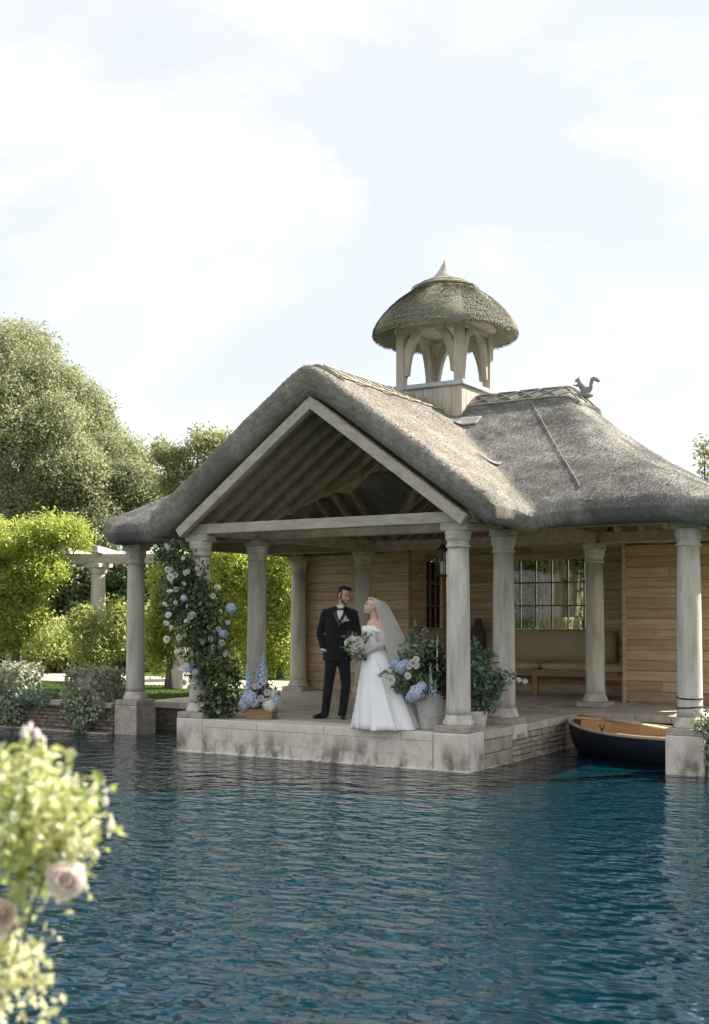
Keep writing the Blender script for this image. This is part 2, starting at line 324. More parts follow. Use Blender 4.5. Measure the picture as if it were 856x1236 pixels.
MAT['thatch_dome'] = thatch_mat('thatch_mossy', (0.15, 0.146, 0.11), (0.27, 0.262, 0.20), (0.42, 0.40, 0.315), (0.17, 0.18, 0.112), 0.7)
MAT['strand'] = M_leaf('reed_strand', [(0.15, (0.15, 0.137, 0.115)), (0.55, (0.30, 0.277, 0.235)), (0.9, (0.50, 0.465, 0.40))], 0.9, 0.05, 2)
MAT['strand_main'] = M_leaf('dark_reed_strand', [(0.15, (0.11, 0.107, 0.098)), (0.55, (0.26, 0.25, 0.228)), (0.9, (0.48, 0.46, 0.41))], 0.9, 0.05, 2)
MAT['strand_dome'] = M_leaf('mossy_reed_strand', [(0.15, (0.14, 0.137, 0.10)), (0.55, (0.27, 0.262, 0.195)), (0.9, (0.45, 0.425, 0.33))], 0.9, 0.05, 2)

def M_glass():
    k = NT('window_glass')
    t = k.n('ShaderNodeBsdfTransparent'); t.inputs[0].default_value = (0.86, 0.90, 0.88, 1)
    g = k.n('ShaderNodeBsdfGlossy', Roughness=0.04)
    fr = k.n('ShaderNodeFresnel', IOR=1.5)
    ms = k.n('ShaderNodeMixShader'); k.l(fr.outputs[0], ms.inputs[0]); k.l(t.outputs[0], ms.inputs[1]); k.l(g.outputs[0], ms.inputs[2])
    k.l(ms.outputs[0], k.out.inputs['Surface'])
    return k.m
MAT['glass'] = M_glass()
def M_veil(name, c, alpha):
    k = NT(name)
    t = k.n('ShaderNodeBsdfTransparent'); d = k.n('ShaderNodeBsdfDiffuse'); d.inputs[0].default_value = rgb(c)
    tl = k.n('ShaderNodeBsdfTranslucent'); tl.inputs[0].default_value = rgb(c)
    m1 = k.n('ShaderNodeMixShader'); m1.inputs[0].default_value = 0.4; k.l(d.outputs[0], m1.inputs[1]); k.l(tl.outputs[0], m1.inputs[2])
    m2 = k.n('ShaderNodeMixShader'); m2.inputs[0].default_value = alpha; k.l(t.outputs[0], m2.inputs[1]); k.l(m1.outputs[0], m2.inputs[2])
    k.l(m2.outputs[0], k.out.inputs['Surface'])
    return k.m
MAT['veil'] = M_veil('tulle', (0.92, 0.93, 0.94), 0.38)
MAT['sleeve'] = M_veil('organza', (0.82, 0.81, 0.80), 0.72)

def M_water():
    k = NT('pond_water')
    b = k.n('ShaderNodeBsdfPrincipled', Roughness=0.03, IOR=1.333)
    b.inputs['Base Color'].default_value = (0.0011, 0.0205, 0.0325, 1)
    b.inputs['Specular IOR Level'].default_value = 0.5
    geo = k.n('ShaderNodeNewGeometry')
    def layer(scale, rot, sx, sy, det, dist):
        m = k.n('ShaderNodeMapping'); m.inputs['Rotation'].default_value = (0, 0, rot); m.inputs['Scale'].default_value = (sx, sy, 1)
        k.l(geo.outputs['Position'], m.inputs['Vector'])
        n = k.n('ShaderNodeTexNoise', Scale=scale, Detail=det, Roughness=0.45, Distortion=dist)
        k.l(m.outputs[0], n.inputs['Vector']); return n
    a = layer(3.3, -YAW + 0.35, 0.85, 1.2, 0.0, 0.35)
    c = layer(8.6, -YAW + 0.1, 0.8, 1.25, 0.5, 0.35)
    d = layer(16.0, -YAW + 0.3, 0.9, 1.3, 0.0, 0.2)
    sp = k.n('ShaderNodeSeparateXYZ'); k.l(geo.outputs['Position'], sp.inputs[0])        # sheltered, calmer water by the landing
    calm = k.n('ShaderNodeMapRange'); calm.inputs['From Min'].default_value = 0.5; calm.inputs['From Max'].default_value = -6.0
    calm.inputs['To Min'].default_value = 0.38; calm.inputs['To Max'].default_value = 1.0; k.l(sp.outputs['Y'], calm.inputs['Value'])
    b1 = k.n('ShaderNodeBump', Strength=1.0, Distance=0.10); k.l(a.outputs['Fac'], b1.inputs['Height'])
    b2 = k.n('ShaderNodeBump', Strength=1.0, Distance=0.062); k.l(c.outputs['Fac'], b2.inputs['Height']); k.l(b1.outputs[0], b2.inputs['Normal'])
    b3 = k.n('ShaderNodeBump', Strength=1.0, Distance=0.012); k.l(d.outputs['Fac'], b3.inputs['Height']); k.l(b2.outputs[0], b3.inputs['Normal'])
    [k.l(calm.outputs[0], q_.inputs['Strength']) for q_ in (b1, b2)]
    k.l(b3.outputs[0], b.inputs['Normal']); k.l(b.outputs[0], k.out.inputs['Surface'])
    return k.m
MAT['water'] = M_water()

# ------------------------------------------------------------------ mesh helpers
def link(o):
    col.objects.link(o); return o
def tag(o, label=None, cat=None, group=None, kind=None):
    if label: o['label'] = label
    if cat: o['category'] = cat
    if group: o['group'] = group
    if kind: o['kind'] = kind
    return o
def thing(name, label, cat, loc=(0, 0, 0), rz=0.0, group=None):
    o = bpy.data.objects.new(name, None); link(o)
    o.empty_display_size = 0.1
    o.location = loc; o.rotation_euler = (0, 0, rz)
    return tag(o, label, cat, group)
def set_parent(o, p, world_coords=True):
    """parent; if world_coords the mesh was written in world coordinates"""
    o.parent = p
    if world_coords:
        m = Matrix.Identity(4); q = p
        chain = []
        while q is not None:
            chain.append(q); q = q.parent
        for q in reversed(chain):
            m = m @ q.matrix_parent_inverse @ Matrix.LocRotScale(q.location, q.rotation_euler, q.scale)
        o.matrix_parent_inverse = m.inverted()

class MB:
    def __init__(s): s.v = []; s.f = []
    def add(s, vs, fs):
        o = len(s.v); s.v.extend([tuple(map(float, p)) for p in vs]); s.f.extend([tuple(i + o for i in f) for f in fs]); return s
    def box(s, c, d, rot=None, ch=0.0, jit=0.0):
        """chamfered box"""
        hx, hy, hz = d[0] / 2, d[1] / 2, d[2] / 2
        vs = []; fs = []
        if ch <= 0:
            for x in (-hx, hx):
                for y in (-hy, hy):
                    for z in (-hz, hz): vs.append((x, y, z))
            fs = [(0, 1, 3, 2), (4, 6, 7, 5), (0, 4, 5, 1), (2, 3, 7, 6), (0, 2, 6, 4), (1, 5, 7, 3)]
        else:
            ch = min(ch, hx * .45, hy * .45, hz * .45)
            idx = {}
            for sx in (-1, 1):
                for sy in (-1, 1):
                    for sz in (-1, 1):
                        for ax in range(3):
                            p = [sx * (hx - ch), sy * (hy - ch), sz * (hz - ch)]
                            p[ax] += (sx, sy, sz)[ax] * ch
                            idx[(sx, sy, sz, ax)] = len(vs); vs.append(tuple(p))
            for ax in range(3):
                for sg in (-1, 1):
                    o1, o2 = [a for a in range(3) if a != ax]
                    q = []
                    for a, b in ((-1, -1), (1, -1), (1, 1), (-1, 1)):
                        t = [0, 0, 0]; t[ax] = sg; t[o1] = a; t[o2] = b
                        q.append(idx[(t[0], t[1], t[2], ax)])
                    fs.append(tuple(q if (sg > 0) == (ax != 1) else q[::-1]))
            for ax in range(3):
                o1, o2 = [a for a in range(3) if a != ax]
                for a in (-1, 1):
                    for b in (-1, 1):
                        q = []
                        for e, k2 in ((-1, o1), (1, o1), (1, o2), (-1, o2)):
                            t = [0, 0, 0]; t[ax] = e; t[o1] = a; t[o2] = b
                            q.append(idx[(t[0], t[1], t[2], k2)])
                        fs.append(tuple(q))
            for sx in (-1, 1):
                for sy in (-1, 1):
                    for sz in (-1, 1):
                        fs.append(tuple(idx[(sx, sy, sz, a)] for a in range(3)))
        if jit: vs = [tuple(c_ + random.uniform(-jit, jit) for c_ in p) for p in vs]
        if rot is not None: vs = [tuple(rot @ Vector(p)) for p in vs]
        return s.add([(p[0] + c[0], p[1] + c[1], p[2] + c[2]) for p in vs], fs)
    def bar(s, a, b, w, h, up=(0, 0, 1), ch=0.008):
        """rectangular timber from a to b: w sideways, h along up"""
        a, b = Vector(a), Vector(b); d = b - a; L = d.length; d.normalize()
        u = Vector(up); sd = d.cross(u).normalized(); u = sd.cross(d).normalized()
        rot = Matrix((d, sd, u)).transposed()
        return s.box((a + b) / 2, (L, w, h), rot, ch)
    def tube(s, pts, rad, n=8, cap=True):
        pts = [Vector(p) for p in pts]
        if not hasattr(rad, '__len__'): rad = [rad] * len(pts)
        rings = []; prev = None
        for i, p in enumerate(pts):
            d = (pts[min(i + 1, len(pts) - 1)] - pts[max(i - 1, 0)]).normalized()
            if prev is None:
                u = d.orthogonal().normalized()
            else:
                u = (prev - d * prev.dot(d)).normalized()
            prev = u; w = d.cross(u)
            rings.append([p + (u * math.cos(t) + w * math.sin(t)) * rad[i] for t in [2 * math.pi * k / n for k in range(n)]])
        return s.loft(rings, cap)
    def loft(s, rings, cap=True, closed=True):
        n = len(rings[0]); vs = [p for r in rings for p in r]; fs = []
        for i in range(len(rings) - 1):
            for k in range(n if closed else n - 1):
                k2 = (k + 1) % n
                fs.append((i * n + k, i * n + k2, (i + 1) * n + k2, (i + 1) * n + k))
        if cap and closed:
            fs.append(tuple(range(n))[::-1]); fs.append(tuple((len(rings) - 1) * n + k for k in range(n)))
        return s.add(vs, fs)
    def lathe(s, prof, c=(0, 0, 0), n=24, cap=True, wob=None):
        rings = []
        for i, (r, z) in enumerate(prof):
            rings.append([(c[0] + r * math.cos(t) * (wob(t, z) if wob else 1), c[1] + r * math.sin(t) * (wob(t, z) if wob else 1), c[2] + z) for t in [2 * math.pi * k / n for k in range(n)]])
        return s.loft(rings, cap)
    def ell(s, c, r, rot=None, nu=14, nv=9):
        vs = []; fs = []
        for j in range(1, nv):
            ph = math.pi * j / nv
            for i in range(nu):
                th = 2 * math.pi * i / nu
                vs.append(Vector((r[0] * math.sin(ph) * math.cos(th), r[1] * math.sin(ph) * math.sin(th), r[2] * math.cos(ph))))
        top = len(vs); vs.append(Vector((0, 0, r[2]))); bot = len(vs); vs.append(Vector((0, 0, -r[2])))
        for j in range(nv - 2):
            for i in range(nu):
                i2 = (i + 1) % nu
                fs.append((j * nu + i, (j + 1) * nu + i, (j + 1) * nu + i2, j * nu + i2))
        for i in range(nu):
            i2 = (i + 1) % nu
            fs.append((top, i, i2)); fs.append((bot, (nv - 2) * nu + i2, (nv - 2) * nu + i))
        if rot is not None: vs = [rot @ p for p in vs]
        c = Vector(c)
        return s.add([p + c for p in vs], fs)
    def cap(s, a, b, ra, rb, n=12):
        """tapered capsule"""
        s.tube([a, Vector(a).lerp(Vector(b), .5), b], [ra, (ra + rb) / 2, rb], n)
        s.ell(a, (ra, ra, ra), None, n, 8); s.ell(b, (rb, rb, rb), None, n, 8)
        return s
    def build(s, name, mat, parent=None, smooth=False, world_coords=True, auto=None):
        me = bpy.data.meshes.new(name)
        me.from_pydata(s.v, [], s.f); me.update()
        if smooth:
            me.polygons.foreach_set('use_smooth', np.ones(len(me.polygons), dtype=bool))
        me.materials.append(mat)
        o = link(bpy.data.objects.new(name, me))
        if parent is not None: set_parent(o, parent, world_coords)
        return o

def np_mesh(name, verts, faces4, mat, parent=None, smooth=False, world_coords=True):
    """fast mesh from arrays; faces4 = (n,3) or (n,4) ints"""
    me = bpy.data.meshes.new(name)
    verts = np.ascontiguousarray(verts, dtype=np.float32); f = np.ascontiguousarray(faces4, dtype=np.int32)
    k = f.shape[1]
    me.vertices.add(len(verts)); me.vertices.foreach_set('co', verts.ravel())
    me.loops.add(f.size); me.loops.foreach_set('vertex_index', f.ravel())
    me.polygons.add(len(f)); me.polygons.foreach_set('loop_start', np.arange(0, f.size, k, dtype=np.int32))
    me.polygons.foreach_set('loop_total', np.full(len(f), k, dtype=np.int32))
    if smooth: me.polygons.foreach_set('use_smooth', np.ones(len(f), dtype=bool))
    me.update(calc_edges=True); me.validate()
    me.materials.append(mat)
    o = link(bpy.data.objects.new(name, me))
    if parent is not None: set_parent(o, parent, world_coords)
    return o

def leaf_arrays(cen, size, aspect=0.5, up=0.5, outw=None, droop=0.0, fold=0.25, sizevar=0.4):
    """pointed folded leaves at the given centres; returns verts, tri faces"""
    cen = np.asarray(cen, float); n = len(cen)
    nor = rng.normal(size=(n, 3)); nor /= np.linalg.norm(nor, axis=1)[:, None] + 1e-9
    nor[:, 2] += up
    if outw is not None: nor += outw
    nor /= np.linalg.norm(nor, axis=1)[:, None] + 1e-9
    d = rng.normal(size=(n, 3)); d[:, 2] -= droop
    d -= nor * np.sum(d * nor, axis=1)[:, None]; d /= np.linalg.norm(d, axis=1)[:, None] + 1e-9
    s = np.cross(nor, d)
    L = size * (1 + sizevar * rng.uniform(-1, 1, n))[:, None]
    base = cen - d * L * .5; tip = cen + d * L * .5 - nor * L * .08
    mid = cen - d * L * .06
    lf = mid + s * L * aspect * .5 + nor * L * fold * .35
    rt = mid - s * L * aspect * .5 + nor * L * fold * .35
    v = np.empty((n, 4, 3)); v[:, 0] = base; v[:, 1] = lf; v[:, 2] = tip; v[:, 3] = rt
    i = np.arange(n)[:, None] * 4
    f = np.concatenate([i + np.array([[0, 2, 1]]), i + np.array([[0, 3, 2]])], axis=0)
    return v.reshape(-1, 3), f
def leaves(name, mat, cen, size, parent=None, world_coords=True, **kw):
    v, f = leaf_arrays(cen, size, **kw)
    return np_mesh(name, v, f, mat, parent, False, world_coords)

def lobe_points(lobes, n_clump, per, sigma, shell=(0.72, 1.03), zmin=None):
    """clump centres spread over the shells of ellipsoid lobes, then leaf centres round each clump"""
    lobes = np.array(lobes, float)
    wts = (lobes[:, 3] * lobes[:, 4] + lobes[:, 3] * lobes[:, 5] + lobes[:, 4] * lobes[:, 5]); wts /= wts.sum()
    k = rng.choice(len(lobes), n_clump, p=wts)
    d = rng.normal(size=(n_clump, 3)); d /= np.linalg.norm(d, axis=1)[:, None]
    r = rng.uniform(shell[0], shell[1], n_clump)[:, None]
    c = lobes[k, :3] + d * lobes[k, 3:6] * r
    p = np.repeat(c, per, axis=0) + rng.normal(size=(n_clump * per, 3)) * sigma
    o = np.repeat(d, per, axis=0)
    if zmin is not None:
        m = p[:, 2] > zmin; p, o = p[m], o[m]
    return p, o

FZ = 0.461          # pavilion floor; the water lies at z = 0
CY = 3.6            # centre of the crossing
GZ = 0.42           # lawn

# ================================================================== SETTING
S1 = 1.40           # north bank of the pond (garden wall face)
g = MB()
def quad(x0, x1, y0, y1, z=GZ): g.add([(x0, y0, z), (x1, y0, z), (x1, y1, z), (x0, y1, z)], [(0, 1, 2, 3)])
B = 1500.0
def skirt(x0, y0, x1, y1): g.add([(x0, y0, GZ), (x1, y1, GZ), (x1, y1, -.6), (x0, y0, -.6)], [(0, 1, 2, 3)])
quad(-B, B, 4.05, B)
quad(-B, 2.2, 2.45, 4.05); quad(5.6, B, 2.45, 4.05)
quad(-B, -4.9, S1, 2.45); quad(-2.2, 2.2, S1, 2.45); quad(5.6, B, 1.7, 2.45)
quad(-B, -18, -10.6, S1); quad(24, B, -10.6, 1.7); quad(-B, B, -B, -10.6)
skirt(-18, -10.6, 24, -10.6); skirt(24, -10.6, 24, S1); skirt(24, 1.7, 5.6, 1.7); skirt(5.6, 1.7, 5.6, 4.05); skirt(5.6, 4.05, 2.2, 4.05)
skirt(-4.9, S1, -18, S1); skirt(-18, S1, -18, -10.6); skirt(-2.2, 2.45, -4.9, 2.45); skirt(-4.9, 2.45, -4.9, S1)
tag(g.build('ground', MAT['lawn']), kind='structure')
w = MB(); w.add([(-18.4, -11, 0), (24.4, -11, 0), (24.4, 4.3, 0), (-18.4, 4.3, 0)], [(0, 1, 2, 3)])
tag(w.build('water', MAT['water']), kind='structure')
pa = onz(120, 824.5, GZ)[1]; pb = onz(120, 814.5, GZ)[1]
p = MB(); p.add([(-40, pa, GZ + .006), (-5.2, pa, GZ + .006), (-5.2, pb, GZ + .006), (-40, pb, GZ + .006)], [(0, 1, 2, 3)])
tag(p.build('path', MAT['gravel']), kind='structure')
# clipped lawn blades in front of the path
n = 26000
gx = rng.uniform(-16, -4.95, n); gy = rng.uniform(1.75, pa - .05, n)
gh = rng.uniform(.02, .05, n); ga = rng.uniform(0, 2 * np.pi, n); gl = rng.normal(size=(n, 2)) * .015
gv = np.empty((n, 3, 3))
gv[:, 0] = np.stack([gx - np.cos(ga) * .006, gy - np.sin(ga) * .006, np.full(n, GZ)], 1)
gv[:, 1] = np.stack([gx + np.cos(ga) * .006, gy + np.sin(ga) * .006, np.full(n, GZ)], 1)
gv[:, 2] = np.stack([gx + gl[:, 0], gy + gl[:, 1], GZ + gh], 1)
o = np_mesh('grass', gv.reshape(-1, 3), np.arange(3 * n).reshape(-1, 3), MAT['grass'])
tag(o, 'short mown grass on the lawn behind the pond wall', 'grass', kind='stuff')

# ================================================================== PAVILION
pav = thing('thatched_pavilion', 'open thatched waterside pavilion with columns, plank walls and a cupola', 'pavilion', (0, 0, 0))

# ---- platform
core = MB()
core.box((0, 3.86, -.07), (4.44, 7.68, .86))
core.box((-3.53, 4.28, -.07), (2.64, 3.9, .86)); core.box((3.53, 5.08, -.07), (2.64, 2.3, .86))
plat = core.build('platform', MAT['mortar'], pav)
def stone(x0, x1, y0, y1, z0, z1, mat='pale_stone', name='stone_block', ch=.012, jit=0.0, parent=None, rz=None):
    m = MB(); m.box(((x0 + x1) / 2, (y0 + y1) / 2, (z0 + z1) / 2), (x1 - x0, y1 - y0, z1 - z0), rz, ch, jit)
    return m.build(name, MAT[mat], parent or plat)
# front facing courses between the two corner pedestals
for z0, z1, cuts in ((-.2, .165, [-1.79, -.95, .1, 1.0, 1.79]), (.17, .352, [-1.79, -1.3, -.3, .62, 1.35, 1.79])):
    for a, b in zip(cuts[:-1], cuts[1:]):
        stone(a + .0008, b - .0008, -.002 + random.uniform(-.001, .001), .2, z0, z1 + .004, ch=.003)
stone(-2.3, 2.3, -.035, .1, -.3, .018, name='footing_stone', ch=.01)
stone(2.2, 2.3, .1, 3.4, -.3, .015, mat='rubble', name='footing_stone', ch=.01)
for z0, z1, cuts in ((-.2, .165, [.475, .86, 1.335]), (.17, .352, [.475, 1.0, 1.335])):
    for a, b in zip(cuts[:-1], cuts[1:]): stone(2.1, 2.262, a + .003, b - .003, z0, z1, mat='rubble')
    for a, b in zip(cuts[:-1], cuts[1:]): stone(-2.262, -2.1, a + .003, b - .003, z0, z1, mat='rubble')
# rubble below the floor slabs round the boat inlet and the left inlet
def rubble_run(p0, p1, zs, mat, parent, depth=.14, lmin=.12, lmax=.3, out=(1, 0), name='rubble_stone'):
    p0, p1 = np.array(p0, float), np.array(p1, float); L = np.linalg.norm(p1 - p0); d = (p1 - p0) / L
    ang = math.atan2(d[1], d[0]); rot = Matrix.Rotation(ang, 3, 'Z')
    for z0, z1 in zip(zs[:-1], zs[1:]):
        t = random.uniform(-.1, 0)
        while t < L - .03:
            l = random.uniform(lmin, lmax)
            a, b = max(t, 0), min(t + l, L)
            if b - a > .04:
                c = p0 + d * (a + b) / 2; off = random.uniform(-.012, .012)
                m = MB(); m.box((c[0] + out[0] * (off - depth / 2), c[1] + out[1] * (off - depth / 2), (z0 + z1) / 2),
                                (b - a - .008, depth, z1 - z0 - .008), rot, .012, .006)
                m.build(name, MAT[mat], parent)
            t += l
rz_ = [-.12, -.02, .06, .13, .19, .26, .35]
rubble_run((2.262, 1.34), (2.262, 3.9), rz_, 'rubble', plat, out=(1, 0))
rubble_run((2.27, 3.94), (4.85, 3.94), rz_, 'rubble', plat, out=(0, -1))
rubble_run((-2.262, 1.34), (-2.262, 2.3), rz_, 'garden_rubble', plat, out=(-1, 0))
rubble_run((-4.85, 2.335), (-2.27, 2.335), rz_, 'garden_rubble', plat, out=(0, -1))
# paving slabs
def pave(x0, x1, y0, y1, row=.62, mat='paving'):
    y = y0; nrow = max(1, round((y1 - y0) / row)); row = (y1 - y0) / nrow
    for r in range(nrow):
        x = x0
        while x < x1 - .05:
            l = random.uniform(.65, 1.15)
            if x1 - x - l < .4: l = x1 - x
            dz = random.uniform(-.003, .002)
            m = MB(); m.box((x + l / 2, y + row / 2, .408 + dz), (l - .007, row - .007, .106), None, .006)
            m.build('paving_slab', MAT[mat], plat)
            x += l
        y += row
pave(-1.795, 1.795, -.012, .475, .49, 'pale_stone'); pave(-2.29, 2.29, .478, 1.335, .43); pave(-1.795, 1.795, 1.338, 1.81, .47)
pave(-2.29, 2.29, 1.815, 7.68)
pave(-4.9, -2.295, 2.28, 6.25); pave(2.295, 4.9, 3.86, 6.25)

# ---- columns
Bm = FZ + 2.57        # underside of the plates
def mesh_of(mb, name, mat, smooth):
    me = bpy.data.meshes.new(name); me.from_pydata(mb.v, [], mb.f); me.update(); me.materials.append(mat)
    if smooth: me.polygons.foreach_set('use_smooth', np.ones(len(me.polygons), dtype=bool))
    return me
shaft_prof = [(.158, .215), (.151, .30), (.148, .5), (.147, .9), (.144, 1.4), (.138, 1.9), (.131, 2.26)]
me_shaft = mesh_of(MB().lathe(shaft_prof, n=32), 'shaft', MAT['col_stone'], True)
me_base = mesh_of(MB().lathe([(.192, .086), (.198, .10), (.196, .118), (.190, .13), (.180, .15), (.167, .18), (.159, .214)], n=32), 'base', MAT['col_stone'], True)
me_cap = mesh_of(MB().lathe([(.131, 2.261), (.15, 2.266), (.156, 2.28), (.150, 2.295), (.137, 2.30), (.136, 2.345), (.146, 2.35), (.150, 2.365), (.158, 2.38), (.158, 2.405), (.160, 2.42), (.161, 2.425), (.165, 2.43), (.165, 2.47), (.161, 2.474)], n=32), 'capital', MAT['col_stone'], False)
me_plinth = mesh_of(MB().box((0, 0, .043), (.455, .455, .085), None, .01), 'plinth', MAT['plinth'], False)
me_pad = mesh_of(MB().box((0, 0, 2.522), (.37, .25, .094), None, .008), 'pad', MAT['oak_grey'], False)
me_padx = mesh_of(MB().box((0, 0, 2.522), (.25, .37, .094), None, .008), 'pad', MAT['oak_grey'], False)
def column(x, y, ped=None, half=.235, lab=None, padx=False, z0=None, pedm='pale_stone'):
    e = bpy.data.objects.new('column', None); link(e); e.empty_display_size = .1; e.parent = pav; e.location = (x, y, FZ)
    if lab: e['label'] = lab
    for nm, me in (('plinth', me_plinth), ('base', me_base), ('shaft', me_shaft), ('capital', me_cap), ('timber_pad', me_padx if padx else me_pad)):
        o = bpy.data.objects.new(nm, me); link(o); o.parent = e
        if nm == 'shaft': o.rotation_euler = (0, 0, random.uniform(0, 6))
    if ped is not None:
        m = MB(); m.box((0, 0, (ped - 0.0) / 2 - .001), (half * 2, half * 2, -ped), None, .012)
        o = m.build('pedestal', MAT[pedm], e, world_coords=False)
    return e
COLS = dict(c1=(2.03, .235), cl1=(-2.03, .235), c2=(2.03, 1.575), cl2=(-2.03, 1.575), c3=(2.03, 5.0), cm=(-2.11, 4.8), c4=(4.545, 1.40), cl3=(-4.44, 1.56), cl4=(-4.27, 5.95), cr4=(4.45, 5.95))
column(*COLS['c1'], ped=-.72, lab='grey corner column on a pale pedestal beside the wicker pot')
column(*COLS['cl1'], ped=-.72, lab='grey column wrapped in the climbing rose garland')
column(*COLS['c2'], ped=-.19, padx=True); column(*COLS['cl2'], padx=True)
column(*COLS['c3'], padx=True); column(*COLS['cm'], padx=True)
c4 = column(*COLS['c4'], ped=-.75, lab='grey column with two black rings on a pedestal in the water')
column(*COLS['cl3'], ped=-.75, lab='column standing in the water at the end of the ivy wall', pedm='plinth')
column(*COLS['cl4']); column(*COLS['cr4'])
for zz, tl in ((.335, .10), (.445, -.05)):
    m = MB(); r = .158 if zz < .4 else .155
    m.tube([(r * math.cos(t), r * math.sin(t), zz + .012 * math.sin(t + tl * 10)) for t in np.linspace(0, 2 * math.pi, 33)], .009, 6, cap=False)
    m.build('rope_ring', MAT['rope'], c4, True, world_coords=False)

# ---- plates, tie beams, trusses, rafters
fr = bpy.data.objects.new('roof_frame', None); link(fr); fr.parent = pav; fr.location = (0, 0, Bm)
def beam(a, b, w=.16, h=.17, name='plate_beam', mat='oak_dark', up=(0, 0, 1), lab=None):
    m = MB(); m.bar(a, b, w, h, up); o = m.build(name, MAT[mat], fr)
    if lab: o['label'] = lab
    return o
zb = Bm + .085
beam((-2.32, .215, zb - .012), (2.30, .215, zb - .012), .15, .14, 'tie_beam', 'oak_grey', lab='pale weathered tie beam across the front gable')
for s in (-1, 1):
    beam((s * 2.03, .30, zb), (s * 2.03, 7.55, zb))                       # along the porch and the crossing
    for yy in (1.575, 5.0):
        beam((s * 2.115, yy, zb - .004), (s * 4.72, yy, zb - .004))
    beam((s * 4.60, 1.3, zb - .008), (s * 4.60, 6.15, zb - .008), .14, .15)
beam((-1.945, 1.575, zb - .004), (1.945, 1.575, zb - .004)); beam((-1.945, 5.0, zb - .004), (1.945, 5.0, zb - .004))
T = .42
SL = .735
ux = 5.20 - T
def under(x): return ux - SL * abs(x)
nrm = Vector((SL, 0, 1)).normalized()
# gable principals (front)
for s in (-1, 1):
    n_ = Vector((s * SL, 0, 1)).normalized()
    off = n_ * .078
    a = Vector((s * 2.30, .02, under(2.30))) - off; b = Vector((s * -.045, .02, under(-.06) + .045)) - off
    a = Vector((s * 2.28, .02, under(2.28))) - off; b = Vector((s * -.0, .02 + s * .001, under(0))) - off
    beam(a, b, .11, .135, 'gable_rafter', 'oak_grey', n_, 'pale weathered rafter edging the front gable')
# common rafters of the porch and rear bay
for yy in (.42, .78, 1.14, 1.5, 5.5, 5.9, 6.3, 6.7, 7.1, 7.5):
    for s in (-1, 1):
        n_ = Vector((s * SL, 0, 1)).normalized(); off = n_ * .07
        beam(Vector((s * 2.25, yy, under(2.25))) - off, Vector((s * .05, yy, under(.05))) - off, .08, .11, 'rafter', 'oak_dark', n_)
for s in (-1, 1):                                                      # jack rafters running into the crossing
    for i, yy in enumerate((1.9, 2.3, 2.7, 3.1)):
        x0 = 2.05 - (yy - 1.575) * 1.0
        n_ = Vector((s * SL, 0, 1)).normalized(); off = n_ * .07
        beam(Vector((s * x0, yy, under(x0))) - off, Vector((s * .05, yy, under(.05))) - off, .08, .11, 'rafter', 'oak_dark', n_)
        beam(Vector((s * x0, 7.2 - yy, under(x0))) - off, Vector((s * .05, 7.2 - yy, under(.05))) - off, .08, .11, 'rafter', 'oak_dark', n_)
um = 5.27 - T
for xx in (-4.2, -3.8, -3.4, -3.0, -2.6, -2.2, 2.2, 2.6, 3.0, 3.4, 3.8, 4.2):
    top = max(0, abs(xx) - 2.35) + .05
    for s in (-1, 1):
        n_ = Vector((0, s * SL, 1)).normalized(); off = n_ * .07
        beam(Vector((xx, CY + s * 2.3, um - SL * 2.3)) - off, Vector((xx, CY + s * top, um - SL * top)) - off, .08, .11, 'rafter', 'oak_dark', n_)
# valley rafters up to the cupola, ridge pieces, king posts and braces
for sx in (-1, 1):
    for sy in (-1, 1):
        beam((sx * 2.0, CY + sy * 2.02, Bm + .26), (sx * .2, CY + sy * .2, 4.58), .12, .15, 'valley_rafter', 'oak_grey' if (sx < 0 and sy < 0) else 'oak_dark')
beam((0, .1, ux - .14), (0, 7.5, ux - .14), .06, .16, 'ridge_board', 'oak_dark')
for i in range(3):
    beam((-.6, CY - .75, 4.16 + i * .105), (.62, CY - .75, 4.16 + i * .105), .03, .1, 'shaft_board', 'oak_plank')
# battens under the thatch of the porch
for s in (-1, 1):
    n_ = Vector((s * SL, 0, 1)).normalized(); off = n_ * .008
    for k in range(9):
        x = .2 + k * .245
        beam(Vector((s * x, -.02, under(x))) - off, Vector((s * x, 2.0 if x > 1.4 else 3.0, under(x))) - off, .297, .02, 'batten', 'oak_dark', n_)

# ---- plank walls
def plank_wall(parent, p0, p1, out, z0, z1, holes=(), h=.165, th=.035, mat='oak_plank'):
    """horizontal planks on a thin core; holes = (t0, t1, za, zb) along the wall"""
    p0, p1 = np.array(p0, float), np.array(p1, float); L = np.linalg.norm(p1 - p0); d = (p1 - p0) / L
    rot = Matrix.Rotation(math.atan2(d[1], d[0]), 3, 'Z'); o2 = np.array(out, float)
    n_ = round((z1 - z0) / h); h = (z1 - z0) / n_
    for i in range(n_):
        za, zc = z0 + i * h, z0 + (i + 1) * h
        segs = [(0, L)]
        for t0, t1, ha, hb in holes:
            if zc > ha + .02 and za < hb - .02:
                ns = []
                for a, b in segs:
                    if t0 > a: ns.append((a, min(b, t0)))
                    if t1 < b: ns.append((max(a, t1), b))
                segs = [q for q in ns if q[1] - q[0] > .03]
        for a, b in segs:
            pieces = [(a, b)]
            if b - a > 2.0:
                c = random.uniform(a + .6, b - .6); pieces = [(a, c), (c, b)]
            for a2, b2 in pieces:
                c = p0 + d * (a2 + b2) / 2 + o2 * (th / 2 + random.uniform(-.002, .003))
                m = MB(); m.box((c[0], c[1], (za + zc) / 2), (b2 - a2 - .003, th, zc - za - .006), rot, .006)
                m.build('plank', MAT[mat], parent)
def wall_core(name, parts):
    m = MB()
    for a, b in parts: m.box([(a[i] + b[i]) / 2 for i in range(3)], [b[i] - a[i] for i in range(3)])
    return m.build(name, MAT['oak_dark'], pav)
WT = Bm + .17
WY, BY = 6.14, 7.62
